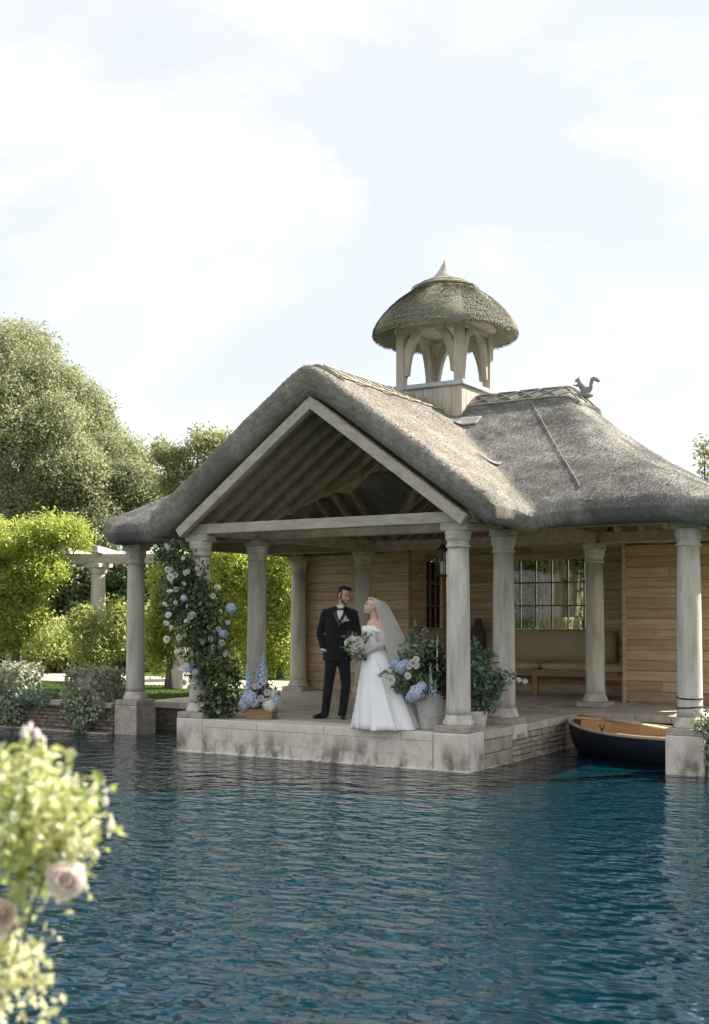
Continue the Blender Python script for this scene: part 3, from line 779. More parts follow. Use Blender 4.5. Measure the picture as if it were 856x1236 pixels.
XL, XR = -1.93, 2.14
wl = wall_core('wall', [((-4.28, WY + .036, FZ), (XL - .04, WY + .09, WT))]); plank_wall(wl, (-4.28, WY + .036), (XL - .001, WY + .036), (0, -1), FZ + .02, WT)
wr = wall_core('wall', [((XR + .04, WY + .036, FZ), (4.28, WY + .09, WT))]); plank_wall(wr, (XR, WY + .036), (4.28, WY + .036), (0, -1), FZ + .02, WT)
wx0, wx1, wz0, wz1 = ony(606, 700, BY)[0], ony(727, 700, BY)[0], 1.61, 2.975
wb = wall_core('wall', [((XL, BY + .036, FZ), (wx0, BY + .09, WT)), ((wx1, BY + .036, FZ), (XR, BY + .09, WT)), ((wx0, BY + .036, FZ), (wx1, BY + .09, wz0)), ((wx0, BY + .036, wz1), (wx1, BY + .09, WT))])
plank_wall(wb, (XL, BY + .036), (XR, BY + .036), (0, -1), FZ + .02, WT, [(wx0 - XL, wx1 - XL, wz0, wz1)])
sy0, sy1 = onx(514, 700, XL)[1], min(onx(540, 700, XL)[1], BY - .12)
ws = wall_core('wall', [((XL - .09, WY + .1, FZ), (XL - .036, sy0, WT)), ((XL - .09, sy1, FZ), (XL - .036, BY + .09, WT)), ((XL - .09, sy0, FZ), (XL - .036, sy1, wz0)), ((XL - .09, sy0, wz1), (XL - .036, sy1, WT))])
plank_wall(ws, (XL - .036, WY + .04), (XL - .036, BY), (1, 0), FZ + .02, WT, [(sy0 - WY - .04, sy1 - WY - .04, wz0, wz1)])
wq = wall_core('wall', [((XR + .036, WY + .1, FZ), (XR + .09, BY + .09, WT))]); plank_wall(wq, (XR + .036, WY + .04), (XR + .036, BY), (-1, 0), FZ + .02, WT)
for x, y, wd in ((XL + .004, WY - .01, .05), (XR - .02, WY - .012, .06), (-4.22, WY - .014, .05)):
    m = MB(); m.box((x, y, (FZ + WT) / 2), (wd, .05, WT - FZ), None, .008); m.build('corner_post', MAT['bench'] if x < 0 else MAT['oak_plank'], pav)
gb = wall_core('gable_wall', [((-1.9, BY + .04, WT), (1.9, BY + .09, WT + .02))])
for i in range(9):
    za = WT + i * .165; hw_ = (ux - .0 - za - .165) / SL
    if hw_ > .15:
        m = MB(); m.box((0, BY + .02, za + .08), (hw_ * 2 + .1, .035, .158), None, .006); m.build('plank', MAT['oak_plank'], gb)
for a, b in (((-4.28, WY - .02), (XL, WY - .02)), ((XR, WY - .02), (4.28, WY - .02)), ((XL + .03, BY - .012), (XR, BY - .012))):
    m = MB(); m.bar((a[0], a[1], Bm - .03), (b[0], b[1], Bm - .03), .05, .1); m.build('wall_plate', MAT['oak_plank'], pav)

# ---- windows
def window(p0, p1, z0, z1, nc, nr, out, lab=None):
    p0, p1 = Vector((*p0, 0)), Vector((*p1, 0)); d = (p1 - p0); L = d.length; d.normalize(); o2 = Vector((*out, 0))
    m = MB()
    for z in (z0 + .02, z1 - .02): m.bar(p0 + Vector((0, 0, z)), p1 + Vector((0, 0, z)), .09, .045)
    for t in (.02, L - .02): m.bar(p0 + d * t + Vector((0, 0, z0 + .045)), p0 + d * t + Vector((0, 0, z1 - .045)), .045, .088, (o2.x, o2.y, 0))
    wn = m.build('window', MAT['oak_plank'], pav)
    if lab: wn['label'] = lab
    a, b, c, e = .042, L - .042, z0 + .042, z1 - .042
    cw, rh = (b - a) / nc, (e - c) / nr
    for i in range(1, nc):
        q = p0 + d * (a + cw * i); m = MB(); m.bar(q + Vector((0, 0, c)), q + Vector((0, 0, e)), .022, .045, (o2.x, o2.y, 0), .004); m.build('glazing_bar', MAT['bar'], wn)
    for j in range(1, nr):
        for i in range(nc):
            q0, q1 = p0 + d * (a + cw * i + .012), p0 + d * (a + cw * (i + 1) - .012)
            m = MB(); m.bar(q0 + Vector((0, 0, c + rh * j)), q1 + Vector((0, 0, c + rh * j)), .04, .022, (0, 0, 1), .004); m.build('glazing_bar', MAT['bar'], wn)
    for i in range(nc):
        for j in range(nr):
            q = p0 + d * (a + cw * (i + .5)) + Vector((0, 0, c + rh * (j + .5)))
            m = MB(); rot = Matrix((d, Vector((0, 0, 1)), d.cross(Vector((0, 0, 1))))).transposed()
            tl = Matrix.Rotation(random.uniform(-.01, .01), 3, 'Z')
            m.box(q, (cw - .03, rh - .03, .004), tl @ rot); m.build('pane', MAT['glass'], wn)
    return wn
window((wx0, BY + .05), (wx1, BY + .05), wz0, wz1, 6, 3, (0, -1), 'wide leaded window of small panes above the bench')
window((XL - .05, sy0), (XL - .05, sy1), wz0, wz1, 3, 3, (1, 0), 'narrow side window of the bench alcove')

# ---- thatch
def smax(a, b, k):
    h = np.clip(.5 + .5 * (a - b) / k, 0, 1); return b + (a - b) * h + k * h * (1 - h)
def thatch_h(x, y):
    hp = 5.20 - SL * (np.sqrt(x * x + .14 ** 2) - .14 * .6)
    t = np.abs(x) - 2.25
    t = t + .46 * np.sin(np.pi * np.clip(t / 2.75, 0, 1) ** .62)           # the hip sweeps out in a bell curve
    hm = 5.27 - SL * (smax(np.sqrt((y - CY) ** 2 + .12 ** 2), t, .35) - .07)
    return smax(hp, hm, .09), hp - hm
def rr(x, y, cx, cy, hx, hy, r):
    qx, qy = np.abs(x - cx) - hx + r, np.abs(y - cy) - hy + r
    return -(np.sqrt(np.maximum(qx, 0) ** 2 + np.maximum(qy, 0) ** 2) + np.minimum(np.maximum(qx, qy), 0) - r)
def inside(x, y):
    a = rr(x, y, 0, 3.95, 2.70, 4.13, .12); b = rr(x, y, .27, 3.775, 4.97, 2.975, .45)
    return smax(a, b, .55)
def wob(x, y):
    return (np.sin(3.1 * x + 1.3 * y) * np.sin(2.3 * y - 1.7 * x + 1) * .012 + np.sin(9.3 * x + 4 * np.sin(5 * y)) * np.sin(8.1 * y + 3 * np.sin(4 * x)) * .006
            + np.sin(23 * x + 9 * y) * np.sin(27 * y - 11 * x) * .003)
RR, RB = .085, .22
def top_z(x, y):
    d = np.clip(inside(x, y) / RR, 0, 1); h, _ = thatch_h(x, y)
    return h + wob(x, y) * np.clip(d * 2, 0, 1) - RR * (1 - np.sqrt(np.maximum(0, 1 - (1 - d) ** 2)))
def bot_z(x, y):
    e_ = np.clip((np.abs(x) - 2.55) / .6, 0, 1); rb = RB + .1 * e_ * e_ * (3 - 2 * e_)          # the long eaves are cut flatter underneath
    d = np.clip(inside(x, y) / rb, 0, 1); h, _ = thatch_h(x, y)
    return h - T + .006 + (T - RR - .006) * (1 - np.sqrt(np.maximum(0, 1 - (1 - d) ** 2)))
st = .045
xs = np.arange(-5.5, 5.5001, st); ys = np.arange(-.4, 8.3, st)
gx, gy = np.meshgrid(xs, ys, indexing='ij'); ins = inside(gx, gy) > 0
cell = ins[:-1, :-1] | ins[1:, :-1] | ins[:-1, 1:] | ins[1:, 1:]
px_, py_ = gx.copy(), gy.copy()
for it in range(8):                                   # pull the outer ring of vertices onto the outline
    dd = inside(px_, py_); e = 1e-3
    dx = (inside(px_ + e, py_) - inside(px_ - e, py_)) / (2 * e); dy = (inside(px_, py_ + e) - inside(px_, py_ - e)) / (2 * e)
    l2 = dx * dx + dy * dy + 1e-6; mv = np.where(dd < 0, -dd, 0)
    px_ += dx / l2 * mv * .9; py_ += dy / l2 * mv * .9
tz, bz = top_z(px_, py_), bot_z(px_, py_)
ny_ = gx.shape[1]
ii, jj = np.nonzero(cell)
q = np.stack([ii * ny_ + jj, (ii + 1) * ny_ + jj, (ii + 1) * ny_ + jj + 1, ii * ny_ + jj + 1], 1)
_, dif = thatch_h(px_, py_)
cdif = (dif[:-1, :-1] + dif[1:, 1:])[ii, jj] / 2
cxc = ((px_[:-1, :-1] + px_[1:, 1:]) / 2)[ii, jj]
vt = np.stack([px_, py_, tz], -1).reshape(-1, 3); vb = np.stack([px_, py_, bz], -1).reshape(-1, 3)
def sub_mesh(name, faces_top, mat, parent, bottom=True):
    f = np.concatenate([faces_top, faces_top[:, ::-1] + len(vt)]) if bottom else faces_top
    V = np.concatenate([vt, vb]); u, inv = np.unique(f, return_inverse=True)
    return np_mesh(name, V[u], inv.reshape(f.shape), mat, parent, True)
roof = bpy.data.objects.new('thatched_roof', None); link(roof); roof.parent = pav; roof.location = (0, CY, 3)
porch_mask = cdif > 0
o = sub_mesh('porch_thatch', q[porch_mask], MAT['thatch'], roof); o['label'] = 'pale grey thatch over the gabled porch'
o = sub_mesh('main_thatch', q[~porch_mask], MAT['thatch_main'], roof); o['label'] = 'darker weathered thatch of the hipped cross wing'
# loose reed ends lying on the thatch
def strands(n_, cond, mat, name, lmin=.015, lmax=.05, wd=.003):
    x = rng.uniform(-5.3, 5.3, n_ * 3); y = rng.uniform(-.2, 8.1, n_ * 3)
    d = inside(x, y); _, df = thatch_h(x, y)
    m = (d > .004) & cond(x, y, df); x, y = x[m][:n_], y[m][:n_]
    # crowd more of them to the eaves
    e = 2e-3
    z = top_z(x, y); zx = (top_z(x + e, y) - top_z(x - e, y)) / (2 * e); zy = (top_z(x, y + e) - top_z(x, y - e)) / (2 * e)
    nn = np.stack([-zx, -zy, np.ones_like(zx)], 1); nn /= np.linalg.norm(nn, axis=1)[:, None]
    dn = np.stack([-zx, -zy, -(zx ** 2 + zy ** 2)], 1); dn /= np.linalg.norm(dn, axis=1)[:, None] + 1e-9
    dn += rng.normal(size=dn.shape) * .4; dn -= nn * (dn * nn).sum(1)[:, None] * .9; dn /= np.linalg.norm(dn, axis=1)[:, None] + 1e-9
    sd = np.cross(nn, dn); P = np.stack([x, y, z], 1); k = len(x)
    L = rng.uniform(lmin, lmax, k)[:, None]; lift = rng.uniform(.001, .009, k)[:, None]; wv = rng.uniform(.6, 1.5, k)[:, None] * wd
    v = np.empty((k, 4, 3))
    v[:, 0] = P - nn * .01 - sd * wv; v[:, 1] = P - nn * .01 + sd * wv
    v[:, 2] = P + dn * L + nn * lift + sd * wv; v[:, 3] = P + dn * L + nn * lift - sd * wv
    o = np_mesh(name, v.reshape(-1, 3), np.arange(4 * k).reshape(-1, 4), mat, roof); tag(o, kind='stuff'); return o
vis = lambda x, y: (y < 4.2) | (x > 2)
strands(90000, lambda x, y, f: (f > 0) & (y < 4.2), MAT['strand'], 'porch_reed_ends')
strands(90000, lambda x, y, f: (f <= 0) & (y < 6.4), MAT['strand_main'], 'main_reed_ends', wd=.0033)

# ridge: sedge capping held by hazel rods in a lattice
def surf(x, y, lift=.0):
    h, _ = thatch_h(np.float64(x), np.float64(y)); return (x, y, float(h) + lift)
def cap_strip(name, f, u0, u1, w_, mat, du=.06):
    """raised ridge capping; f(u, v) -> x, y with v the distance off the ridge"""
    us = np.arange(u0, u1 + 1e-6, du); vs_ = np.linspace(-w_, w_, 17)
    V = []; F = []
    for a in us:
        for b in vs_:
            x, y = f(a, b); sc = .03 * math.sin(a * 9) * (abs(b) / w_) ** 6
            x, y = f(a, b * (1 + sc)); edge = 1 if abs(b) < w_ * .99 else 0
            V.append(surf(x, y, (.05 if edge else -.02) + wob(x, y) * .6))
    m_ = len(vs_)
    for i in range(len(us) - 1):
        for j in range(m_ - 1): F.append((i * m_ + j, (i + 1) * m_ + j, (i + 1) * m_ + j + 1, i * m_ + j + 1))
    ob = np_mesh(name, np.array(V), np.array(F)[:, ::-1], mat, roof, True)
    sd = ob.modifiers.new('solid', 'SOLIDIFY'); sd.thickness = .09; sd.offset = -1
    return ob
rc1 = cap_strip('ridge_cap', lambda u, v: (v, u), .1, 3.0, .46, MAT['thatch'])
rc2 = cap_strip('ridge_cap', lambda u, v: (u, CY - v), .6, 2.55, .46, MAT['thatch_main'])
rc3 = cap_strip('ridge_cap', lambda u, v: (-u, CY + v), .6, 2.55, .46, MAT['thatch_main'])
def rod(f, a, b, parent, r=.011):
    pts = []; ja, jb = random.uniform(-.02, .02), random.uniform(-.015, .015)
    for t in np.linspace(0, 1, 7):
        u, v = a[0] + (b[0] - a[0]) * t + ja * math.sin(t * 3.1), a[1] + (b[1] - a[1]) * t + jb * math.sin(t * 3.1)
        x, y = f(u, v); pts.append(surf(x, y, .064))
    m = MB(); m.tube(pts, r, 5); m.build('hazel_rod', MAT['straw_pale'] if parent is rc1 else MAT['straw_grey'], parent, True)
for f, u0, u1, pr, sides in ((lambda u, v: (v, u), .12, 2.95, rc1, (-1, 1)), (lambda u, v: (u, CY - v), .75, 2.5, rc2, (1, -1)), (lambda u, v: (-u, CY + v), .75, 2.5, rc3, (-1,))):
    for s in sides:
        nseg = max(3, int((u1 - u0) / .34)); du = (u1 - u0) / nseg
        for i in range(nseg):
            a, b = u0 + i * du, u0 + (i + 1) * du
            rod(f, (a, s * .43), (b, s * .42), pr); rod(f, (a, s * .12), (b, s * .13), pr)
            rod(f, (a, s * .41), (b, s * .14), pr, .009); rod(f, (a, s * .14), (b, s * .41), pr, .009)
# wire that crosses the main slope, lead pieces at the valley
m = MB(); pts = []
for t in np.linspace(0, 1, 30):
    x, y = 1.75 + t * 1.55, CY - .42 - t * 2.1
    pts.append((x, y, float(top_z(np.float64(x), np.float64(y))) + .012))
m.tube(pts, .006, 5); m.build('roof_wire', MAT['straw_grey'], roof, True)
def lead_piece(x0, x1, y0, y1):
    V = []; F = []; N_ = 9
    for i in range(N_):
        for j in range(N_):
            x, y = x0 + (x1 - x0) * i / (N_ - 1), y0 + (y1 - y0) * j / (N_ - 1)
            V.append((x, y, float(top_z(np.float64(x), np.float64(y))) + .03))
    for i in range(N_ - 1):
        for j in range(N_ - 1): F.append((i * N_ + j, (i + 1) * N_ + j, (i + 1) * N_ + j + 1, i * N_ + j + 1))
    ob = np_mesh('lead_flashing', np.array(V), np.array(F), MAT['flashing'], roof, True)
    sd = ob.modifiers.new('solid', 'SOLIDIFY'); sd.thickness = .012
lead_piece(.72, 1.08, 2.72, 2.90); lead_piece(1.62, 1.95, 1.64, 1.70)

# ---- cupola
CX, CH = .12, .57
cup = bpy.data.objects.new('cupola', None); link(cup); cup.parent = pav; cup.location = (CX, CY, 5.2)
def cpart(m, name, mat, smooth=False):
    return m.build(name, MAT[mat], cup, smooth)
for s in (-1, 1):                                       # boarded base: vertical boards on four sides
    for i in range(7):
        t = -CH + CH * 2 * (i + .5) / 7; wd = CH * 2 / 7 - .004
        m = MB(); m.box((CX + t, CY + s * (CH - .0125), 4.98), (wd, .025, .76), None, .004); cpart(m, 'base_board', 'oak_cupola')
        m = MB(); m.box((CX + s * (CH - .0125), CY + t, 4.98), (.025, wd - .002, .76), None, .004); cpart(m, 'base_board', 'oak_cupola')
m = MB(); m.box((CX, CY, 5.40), (CH * 2 + .09, CH * 2 + .09, .075), None, .012); cpart(m, 'base_capping', 'lead')
PT = .50
for sx in (-1, 1):
    for sy in (-1, 1):
        m = MB(); m.box((CX + sx * PT, CY + sy * PT, 5.89), (.135, .135, .92), None, .01); po = cpart(m, 'post', 'oak_cupola')
        for axx in (0, 1):                                # curved braces towards the middle of each side
            pts = []
            for t in np.linspace(0, 1, 9):
                a = .075 + .40 * (1 - math.cos(t * math.pi / 2)); z = 5.60 + .73 * math.sin(t * math.pi / 2) 
                p_ = [CX + sx * PT, CY + sy * PT, z]; p_[axx] -= (sx, sy)[axx] * a; pts.append(p_)
            mb = MB(); rings = []
            for k_, p_ in enumerate(pts):
                q_ = pts[min(k_ + 1, 8)]; p0_ = pts[max(k_ - 1, 0)]
                tg = Vector(q_) - Vector(p0_); tg.normalize()
                sd = Vector((0, 1, 0)) if axx == 0 else Vector((1, 0, 0)); nv = tg.cross(sd).normalized()
                wv = .04; hv = .022 + .048 * math.sin(math.pi * min(1, .25 + k_ / 11))
                rings.append([Vector(p_) + sd * a_ * wv + nv * b_ * hv for a_, b_ in ((-1, -1), (1, -1), (1, 1), (-1, 1))])
            mb.loft(rings); mb.build('brace', MAT['oak_cupola'], cup)
m = MB(); m.lathe([(.80, 6.345), (.80, 6.375), (.2, 6.39)], (CX, CY, 0), 48); cpart(m, 'soffit_board', 'oak_cupola')
m = MB()
for s in (-1, 1):
    m.bar((CX - PT, CY + s * PT, 6.315), (CX + PT, CY + s * PT, 6.315), .1, .07)
    m.bar((CX + s * PT, CY - PT + .06, 6.313), (CX + s * PT, CY + PT - .06, 6.313), .1, .07)
cpart(m, 'head_plate', 'oak_cupola')
DP = [(.70, 6.40), (.86, 6.345), (1.00, 6.275), (1.085, 6.245), (1.12, 6.26), (1.13, 6.31), (1.11, 6.385), (1.06, 6.475), (.98, 6.58), (.87, 6.70), (.74, 6.815), (.60, 6.915), (.47, 7.00), (.36, 7.075), (.26, 7.14), (.16, 7.18), (.02, 7.19)]
def dwob(t, z): return 1 + .012 * math.sin(5 * t + 3 * z) + .008 * math.sin(11 * t - 4 * z) + .004 * math.sin(29 * t + 9 * z)
m = MB(); m.lathe(DP, (CX, CY, 0), 72, True, dwob); dome = cpart(m, 'dome_thatch', 'thatch_dome', True)
m = MB(); m.lathe([(.46, 6.99), (.50, 7.005), (.495, 7.022), (.40, 7.085), (.29, 7.15), (.18, 7.195), (.1, 7.21)], (CX, CY, 0), 48, True, dwob); cpart(m, 'ridge_collar', 'thatch_dome', True)
m = MB()
for rr_, zz in ((.52, 7.022), (.40, 7.09)):
    m.tube([(CX + rr_ * math.cos(t), CY + rr_ * math.sin(t), zz) for t in np.linspace(0, 2 * math.pi, 41)], .010, 5, False)
cpart(m, 'hazel_band', 'straw_pale', True)
m = MB(); m.lathe([(.215, 7.165), (.205, 7.19), (.15, 7.245), (.10, 7.31), (.055, 7.385), (.02, 7.45), (.004, 7.49)], (CX, CY, 0), 20); cpart(m, 'finial', 'cone', True)
# reed ends on the dome
k = 36000
th = rng.uniform(0, 2 * np.pi, k); zs = rng.uniform(6.27, 6.98, k)
pz = np.array([p[1] for p in DP[3:]]); pr_ = np.array([p[0] for p in DP[3:]])
def drad(z): return np.interp(z, pz, pr_)
rad = drad(zs); sl = (drad(zs + .01) - drad(zs - .01)) / .02
er = np.stack([np.cos(th), np.sin(th), np.zeros(k)], 1); et = np.stack([-np.sin(th), np.cos(th), np.zeros(k)], 1); ez = np.array([0, 0, 1.])
P = np.array([CX, CY, 0]) + er * rad[:, None] * 1.004 + ez * zs[:, None]
dn = -(er * sl[:, None] + ez); dn /= np.linalg.norm(dn, axis=1)[:, None]
nn = np.cross(et, -dn); nn *= np.sign((nn * er).sum(1))[:, None]
dn = dn + et * rng.normal(size=(k, 1)) * .25
L = rng.uniform(.025, .07, k)[:, None]; lf = rng.uniform(.001, .011, k)[:, None]; wv = .004
v = np.empty((k, 4, 3)); v[:, 0] = P - nn * .008 - et * wv; v[:, 1] = P - nn * .008 + et * wv; v[:, 2] = P + dn * L + nn * lf + et * wv; v[:, 3] = P + dn * L + nn * lf - et * wv
tag(np_mesh('dome_reed_ends', v.reshape(-1, 3), np.arange(4 * k).reshape(-1, 4), MAT['strand_dome'], cup), kind='stuff')

# ================================================================== GARDEN WALLS
def garden_wall(x0, x1, sx0, sx1, label):
    t = thing('garden_wall', label, 'stone wall', ((sx0 + sx1) / 2, 1.5, 0))
    m = MB(); m.box(((x0 + x1) / 2, 1.545, -.05), (abs(x1 - x0), .33, .9)); c = m.build('wall_core', MAT['mortar'], t)
    zs = [-.1, -.02, .045, .11, .17, .235, .30, .352, .4]
    rubble_run((sx0, 1.33), (sx1, 1.33), zs, 'garden_rubble', t, .12, .1, .26, (0, -1))
    m = MB(); m.box(((sx0 + sx1) / 2, 1.24, -.1), (sx1 - sx0, .12, .23), None, .01); m.build('footing', MAT['plinth'], t)
    x = min(x0, x1)
    while x < max(x0, x1) - .05:
        l = min(random.uniform(.5, .8), max(x0, x1) - x)
        if sx0 - 1 < x < sx1 + 1:
            m = MB(); m.box((x + l / 2, 1.5, .45), (l - .008, .46, .095), None, .014, .004); m.build('coping_stone', MAT['plinth'], t)
        x += l
    return t
garden_wall(-18, -4.69, -9.2, -4.69, 'low rubble garden wall with stone coping under the ivy piers')
garden_wall(4.80, 24, 4.80, 7.0, 'low rubble wall beside the column with black rings')

def box_points(c, h, n_, jit=.03):
    """points on the skin of a box (no underside)"""
    c, h = np.array(c, float), np.array(h, float)
    a = np.array([h[1] * h[2], h[0] * h[2], h[0] * h[1] * .6]); a /= a.sum()
    ax = rng.choice(3, n_, p=a); p_ = rng.uniform(-1, 1, (n_, 3)); sg = np.sign(rng.uniform(-1, 1, n_)); sg[ax == 2] = 1
    p_[np.arange(n_), ax] = sg
    nrm_ = np.zeros((n_, 3)); nrm_[np.arange(n_), ax] = sg
    return c + p_ * h + rng.normal(size=(n_, 3)) * jit, nrm_
def ivy_pier(x0, x1, z1, label, trail):
    xc, hw = (x0 + x1) / 2, (x1 - x0) / 2
    t = thing('ivy_pier', label, 'ivy pier', (xc, 1.5, .5), group='ivy clad piers on the pond wall')
    m = MB(); m.box((xc, 1.5, .72), (hw * 1.7, .4, .46), None, .02); m.build('pier_stone', MAT['plinth'], t)
    P1, N1 = box_points((xc, 1.46, .60), (hw, .28, z1 - .60), 2200, .035)
    P2, N2 = box_points((trail[0], 1.2, (trail[2] + .6) / 2), (trail[1], .05, (.6 - trail[2]) / 2), 700, .035)
    w_ = np.concatenate([P1, P2]); nn_ = np.concatenate([N1, N2])
    leaves('ivy_leaves', MAT['lf_ivy'], w_, .06, t, aspect=.85, up=.1, outw=nn_ * 1.2, droop=.8)
    return t
pa0, pa1 = ony(-6, 820, 1.5)[0], ony(40, 820, 1.5)[0]
ivy_pier(pa0, pa1, 1.02, 'wide ivy clad pier with ivy spilling along the wall coping', ((pa0 + pa1) / 2 + .1, .36, .05))
pb0, pb1 = ony(97, 820, 1.55)[0], ony(141, 820, 1.55)[0]
ivy_pier(pb0, pb1, .98, 'ivy clad pier beside the column in the water, ivy trailing to the pond', (pb0 + .36, .13, -.02))
# ivy lying on the coping between them
iv = thing('ivy_mat', 'silvery ivy sprawling over the wall coping next to the wide pier', 'ivy', (pa1 + .2, 1.5, .5))
P1, N1 = lobe_points([(pa1 + .25, 1.35, .5, .45, .25, .12)], 120, 14, .04)
leaves('ivy_leaves', MAT['lf_euca'], P1, .05, iv, aspect=.8, up=.6)
ri = thing('ivy_on_wall', 'ivy hanging down the wall beside the column with black rings', 'ivy', (5.05, 1.3, .4))
P1, N1 = lobe_points([(4.98, 1.18, .35, .16, .14, .38), (5.3, 1.25, .5, .35, .2, .3), (4.86, 1.1, .62, .16, .12, .07)], 190, 12, .05, zmin=.03)
leaves('ivy_leaves', MAT['lf_ivy'], P1, .055, ri, aspect=.8, up=.2, droop=.6)

# ================================================================== PERGOLA
perg = thing('pergola', 'stone columned garden pergola with timber beams under wisteria', 'pergola', (-8.35, 4.75, GZ))
PC = [(-9.85, 3.92), (-8.36, 4.78), (-6.98, 5.72)]
for i, (x, y) in enumerate(PC):
    m = MB(); m.box((x, y, GZ + .2), (.42, .42, .4), None, .015); m.lathe([(.19, GZ + .4), (.175, GZ + .5), (.155, GZ + .6), (.15, 1.8), (.14, 2.72), (.17, 2.76), (.2, 2.86)], (x, y, 0), 20); m.box((x, y, 2.9), (.42, .42, .08), None, .01)
    m.build('column', MAT['col_stone'], perg, False)
d_ = Vector((PC[2][0] - PC[0][0], PC[2][1] - PC[0][1], 0)).normalized()
for off in (-.13, .13):
    n_ = Vector((-d_.y, d_.x, 0)) * off
    m = MB(); m.bar(Vector((*PC[0], 3.04)) + n_ - d_ * 1.5, Vector((*PC[2], 3.04)) + n_ + d_ * .5, .1, .2); m.build('beam', MAT['oak_grey'], perg)
nd_ = Vector((-d_.y, d_.x, 0))
for k in range(7):
    c_ = Vector((*PC[0], 3.21)) + d_ * (-1.1 + k * .72)
    m = MB(); m.bar(c_ - nd_ * .62, c_ + nd_ * 2.2, .09, .14); m.build('rafter', MAT['oak_grey'], perg)

def sublobes(lobes, n_, r_):
    lb = np.array(lobes, float); wts = lb[:, 3] * lb[:, 5]; wts = wts / wts.sum(); out = []
    for k_ in rng.choice(len(lb), n_, p=wts):
        d_ = rng.normal(size=3); d_[2] = abs(d_[2]) * .8 + d_[2] * .2; d_ /= np.linalg.norm(d_)
        q_ = lb[k_]; rr2 = r_ * rng.uniform(.65, 1.35)
        c_ = q_[:3] + d_ * np.maximum(q_[3:6] - rr2 * .55, 0.05); out.append((*c_, rr2, rr2, rr2 * .85))
    return out
def tree(name, label, cat, base, lobes, mats, leaf, n_cl, per, sig, r0, up=.4, group=None, bark='bark', aspect=.55, shell=(.6, 1.03), zmin=None, trunk_top=None, nlimb=None, sub=None, outk=.5):
    base = np.array(base, float)
    t = thing(name, label, cat, tuple(base), group=group)
    lb = np.array(lobes, float)
    cen = lb[:, :3].mean(0) if trunk_top is None else np.array(trunk_top)
    m = MB()
    mid = base * .6 + cen * .4 + np.array([r0 * .5, 0, 0])
    m.tube([base - np.array([0, 0, .2]), base * .85 + mid * .15, mid, cen], [r0 * 1.35, r0, r0 * .75, r0 * .35], 12)
    m.build('trunk', MAT[bark], t, True)
    for q_ in lb[:nlimb]:
        m = MB(); s_ = mid + (cen - mid) * random.uniform(.0, .7)
        e_ = q_[:3] + np.array([0, 0, q_[5] * .3]); mm = (s_ + e_) / 2 + np.array([random.uniform(-.2, .2), random.uniform(-.2, .2), -.12 * np.linalg.norm(e_ - s_)])
        m.tube([s_, mm, e_], [r0 * .42, r0 * .28, r0 * .07], 7); m.build('limb', MAT[bark], t, True)
    P_, N_ = lobe_points(list(lobes) * 2 + sublobes(lobes, *sub) if sub else lobes, n_cl, per, sig, shell, zmin)
    leaves('crown', MAT[mats], P_, leaf, t, aspect=aspect, up=up, outw=N_ * outk)
    return t
def plobes(depth, lst, dscale=1.0):
    """lobes given as (px, py, rx_px, rz_px[, depth offset]) for a crown that stands at the given depth"""
    out = []
    for q_ in lst:
        dd = depth + (q_[4] if len(q_) > 4 else 0); c_ = at(q_[0], q_[1], dd); u_ = dd / F_PX
        out.append((c_[0], c_[1], c_[2], q_[2] * u_, q_[2] * u_ * dscale, q_[3] * u_))
    return out
def ground_at(px, depth):
    c_ = at(px, 800, depth); return (c_[0], c_[1], GZ)

# wisteria on the pergola
tree('wisteria', 'huge bright green wisteria hanging over the end of the pergola', 'wisteria', (PC[0][0] + .2, PC[0][1] - .25, GZ),
     plobes(23.6, [(8, 652, 62, 24), (62, 640, 40, 16), (98, 650, 18, 11, .4), (40, 690, 34, 30, -.2), (60, 694, 26, 13, -.3), (14, 715, 32, 42, -.1), (30, 745, 26, 30), (8, 765, 26, 24), (-30, 700, 40, 80)]),
     'lf_wist', .085, 1900, 26, .08, .09, .5, sub=(45, .3), outk=.35, aspect=.36, shell=(.55, 1.05))
tree('wisteria', 'thin young wisteria climbing the pergola column beside the ivy pier', 'wisteria', (PC[1][0] + .1, PC[1][1] - .28, GZ),
     plobes(23.4, [(101, 752, 16, 18), (137, 760, 13, 28), (112, 783, 22, 20), (140, 735, 7, 14)]),
     'lf_yell', .085, 330, 22, .09, .05, .4, aspect=.36)
tree('wisteria', 'green wisteria climbing between the garland column and the pond column', 'wisteria', (PC[2][0] - .1, PC[2][1] - .3, GZ),
     plobes(24.2, [(203, 700, 24, 36), (195, 755, 18, 40), (212, 740, 24, 60), (222, 790, 16, 22), (190, 790, 12, 24)]),
     'lf_wist', .085, 800, 24, .08, .07, .4, sub=(24, .26), outk=.35, aspect=.36)
tree('wisteria', 'sunlit wisteria seen under the eave between the garland and the next column', 'wisteria', ground_at(272, 27.5),
     plobes(27.5, [(262, 690, 26, 30), (284, 730, 24, 50), (258, 760, 22, 44), (285, 790, 20, 30), (275, 670, 34, 14)]),
     'lf_wist', .09, 800, 24, .08, .08, .4, sub=(24, .3), outk=.35, aspect=.36)
tree('wisteria', 'brilliant sunlit wisteria seen beside the plank wall', 'wisteria', ground_at(338, 28),
     plobes(28, [(336, 690, 28, 30), (350, 730, 24, 44), (326, 745, 20, 50), (345, 785, 26, 30), (340, 668, 30, 14), (322, 800, 14, 18)]),
     'lf_wist', .095, 860, 24, .09, .08, .5, sub=(24, .3), outk=.35, aspect=.36)
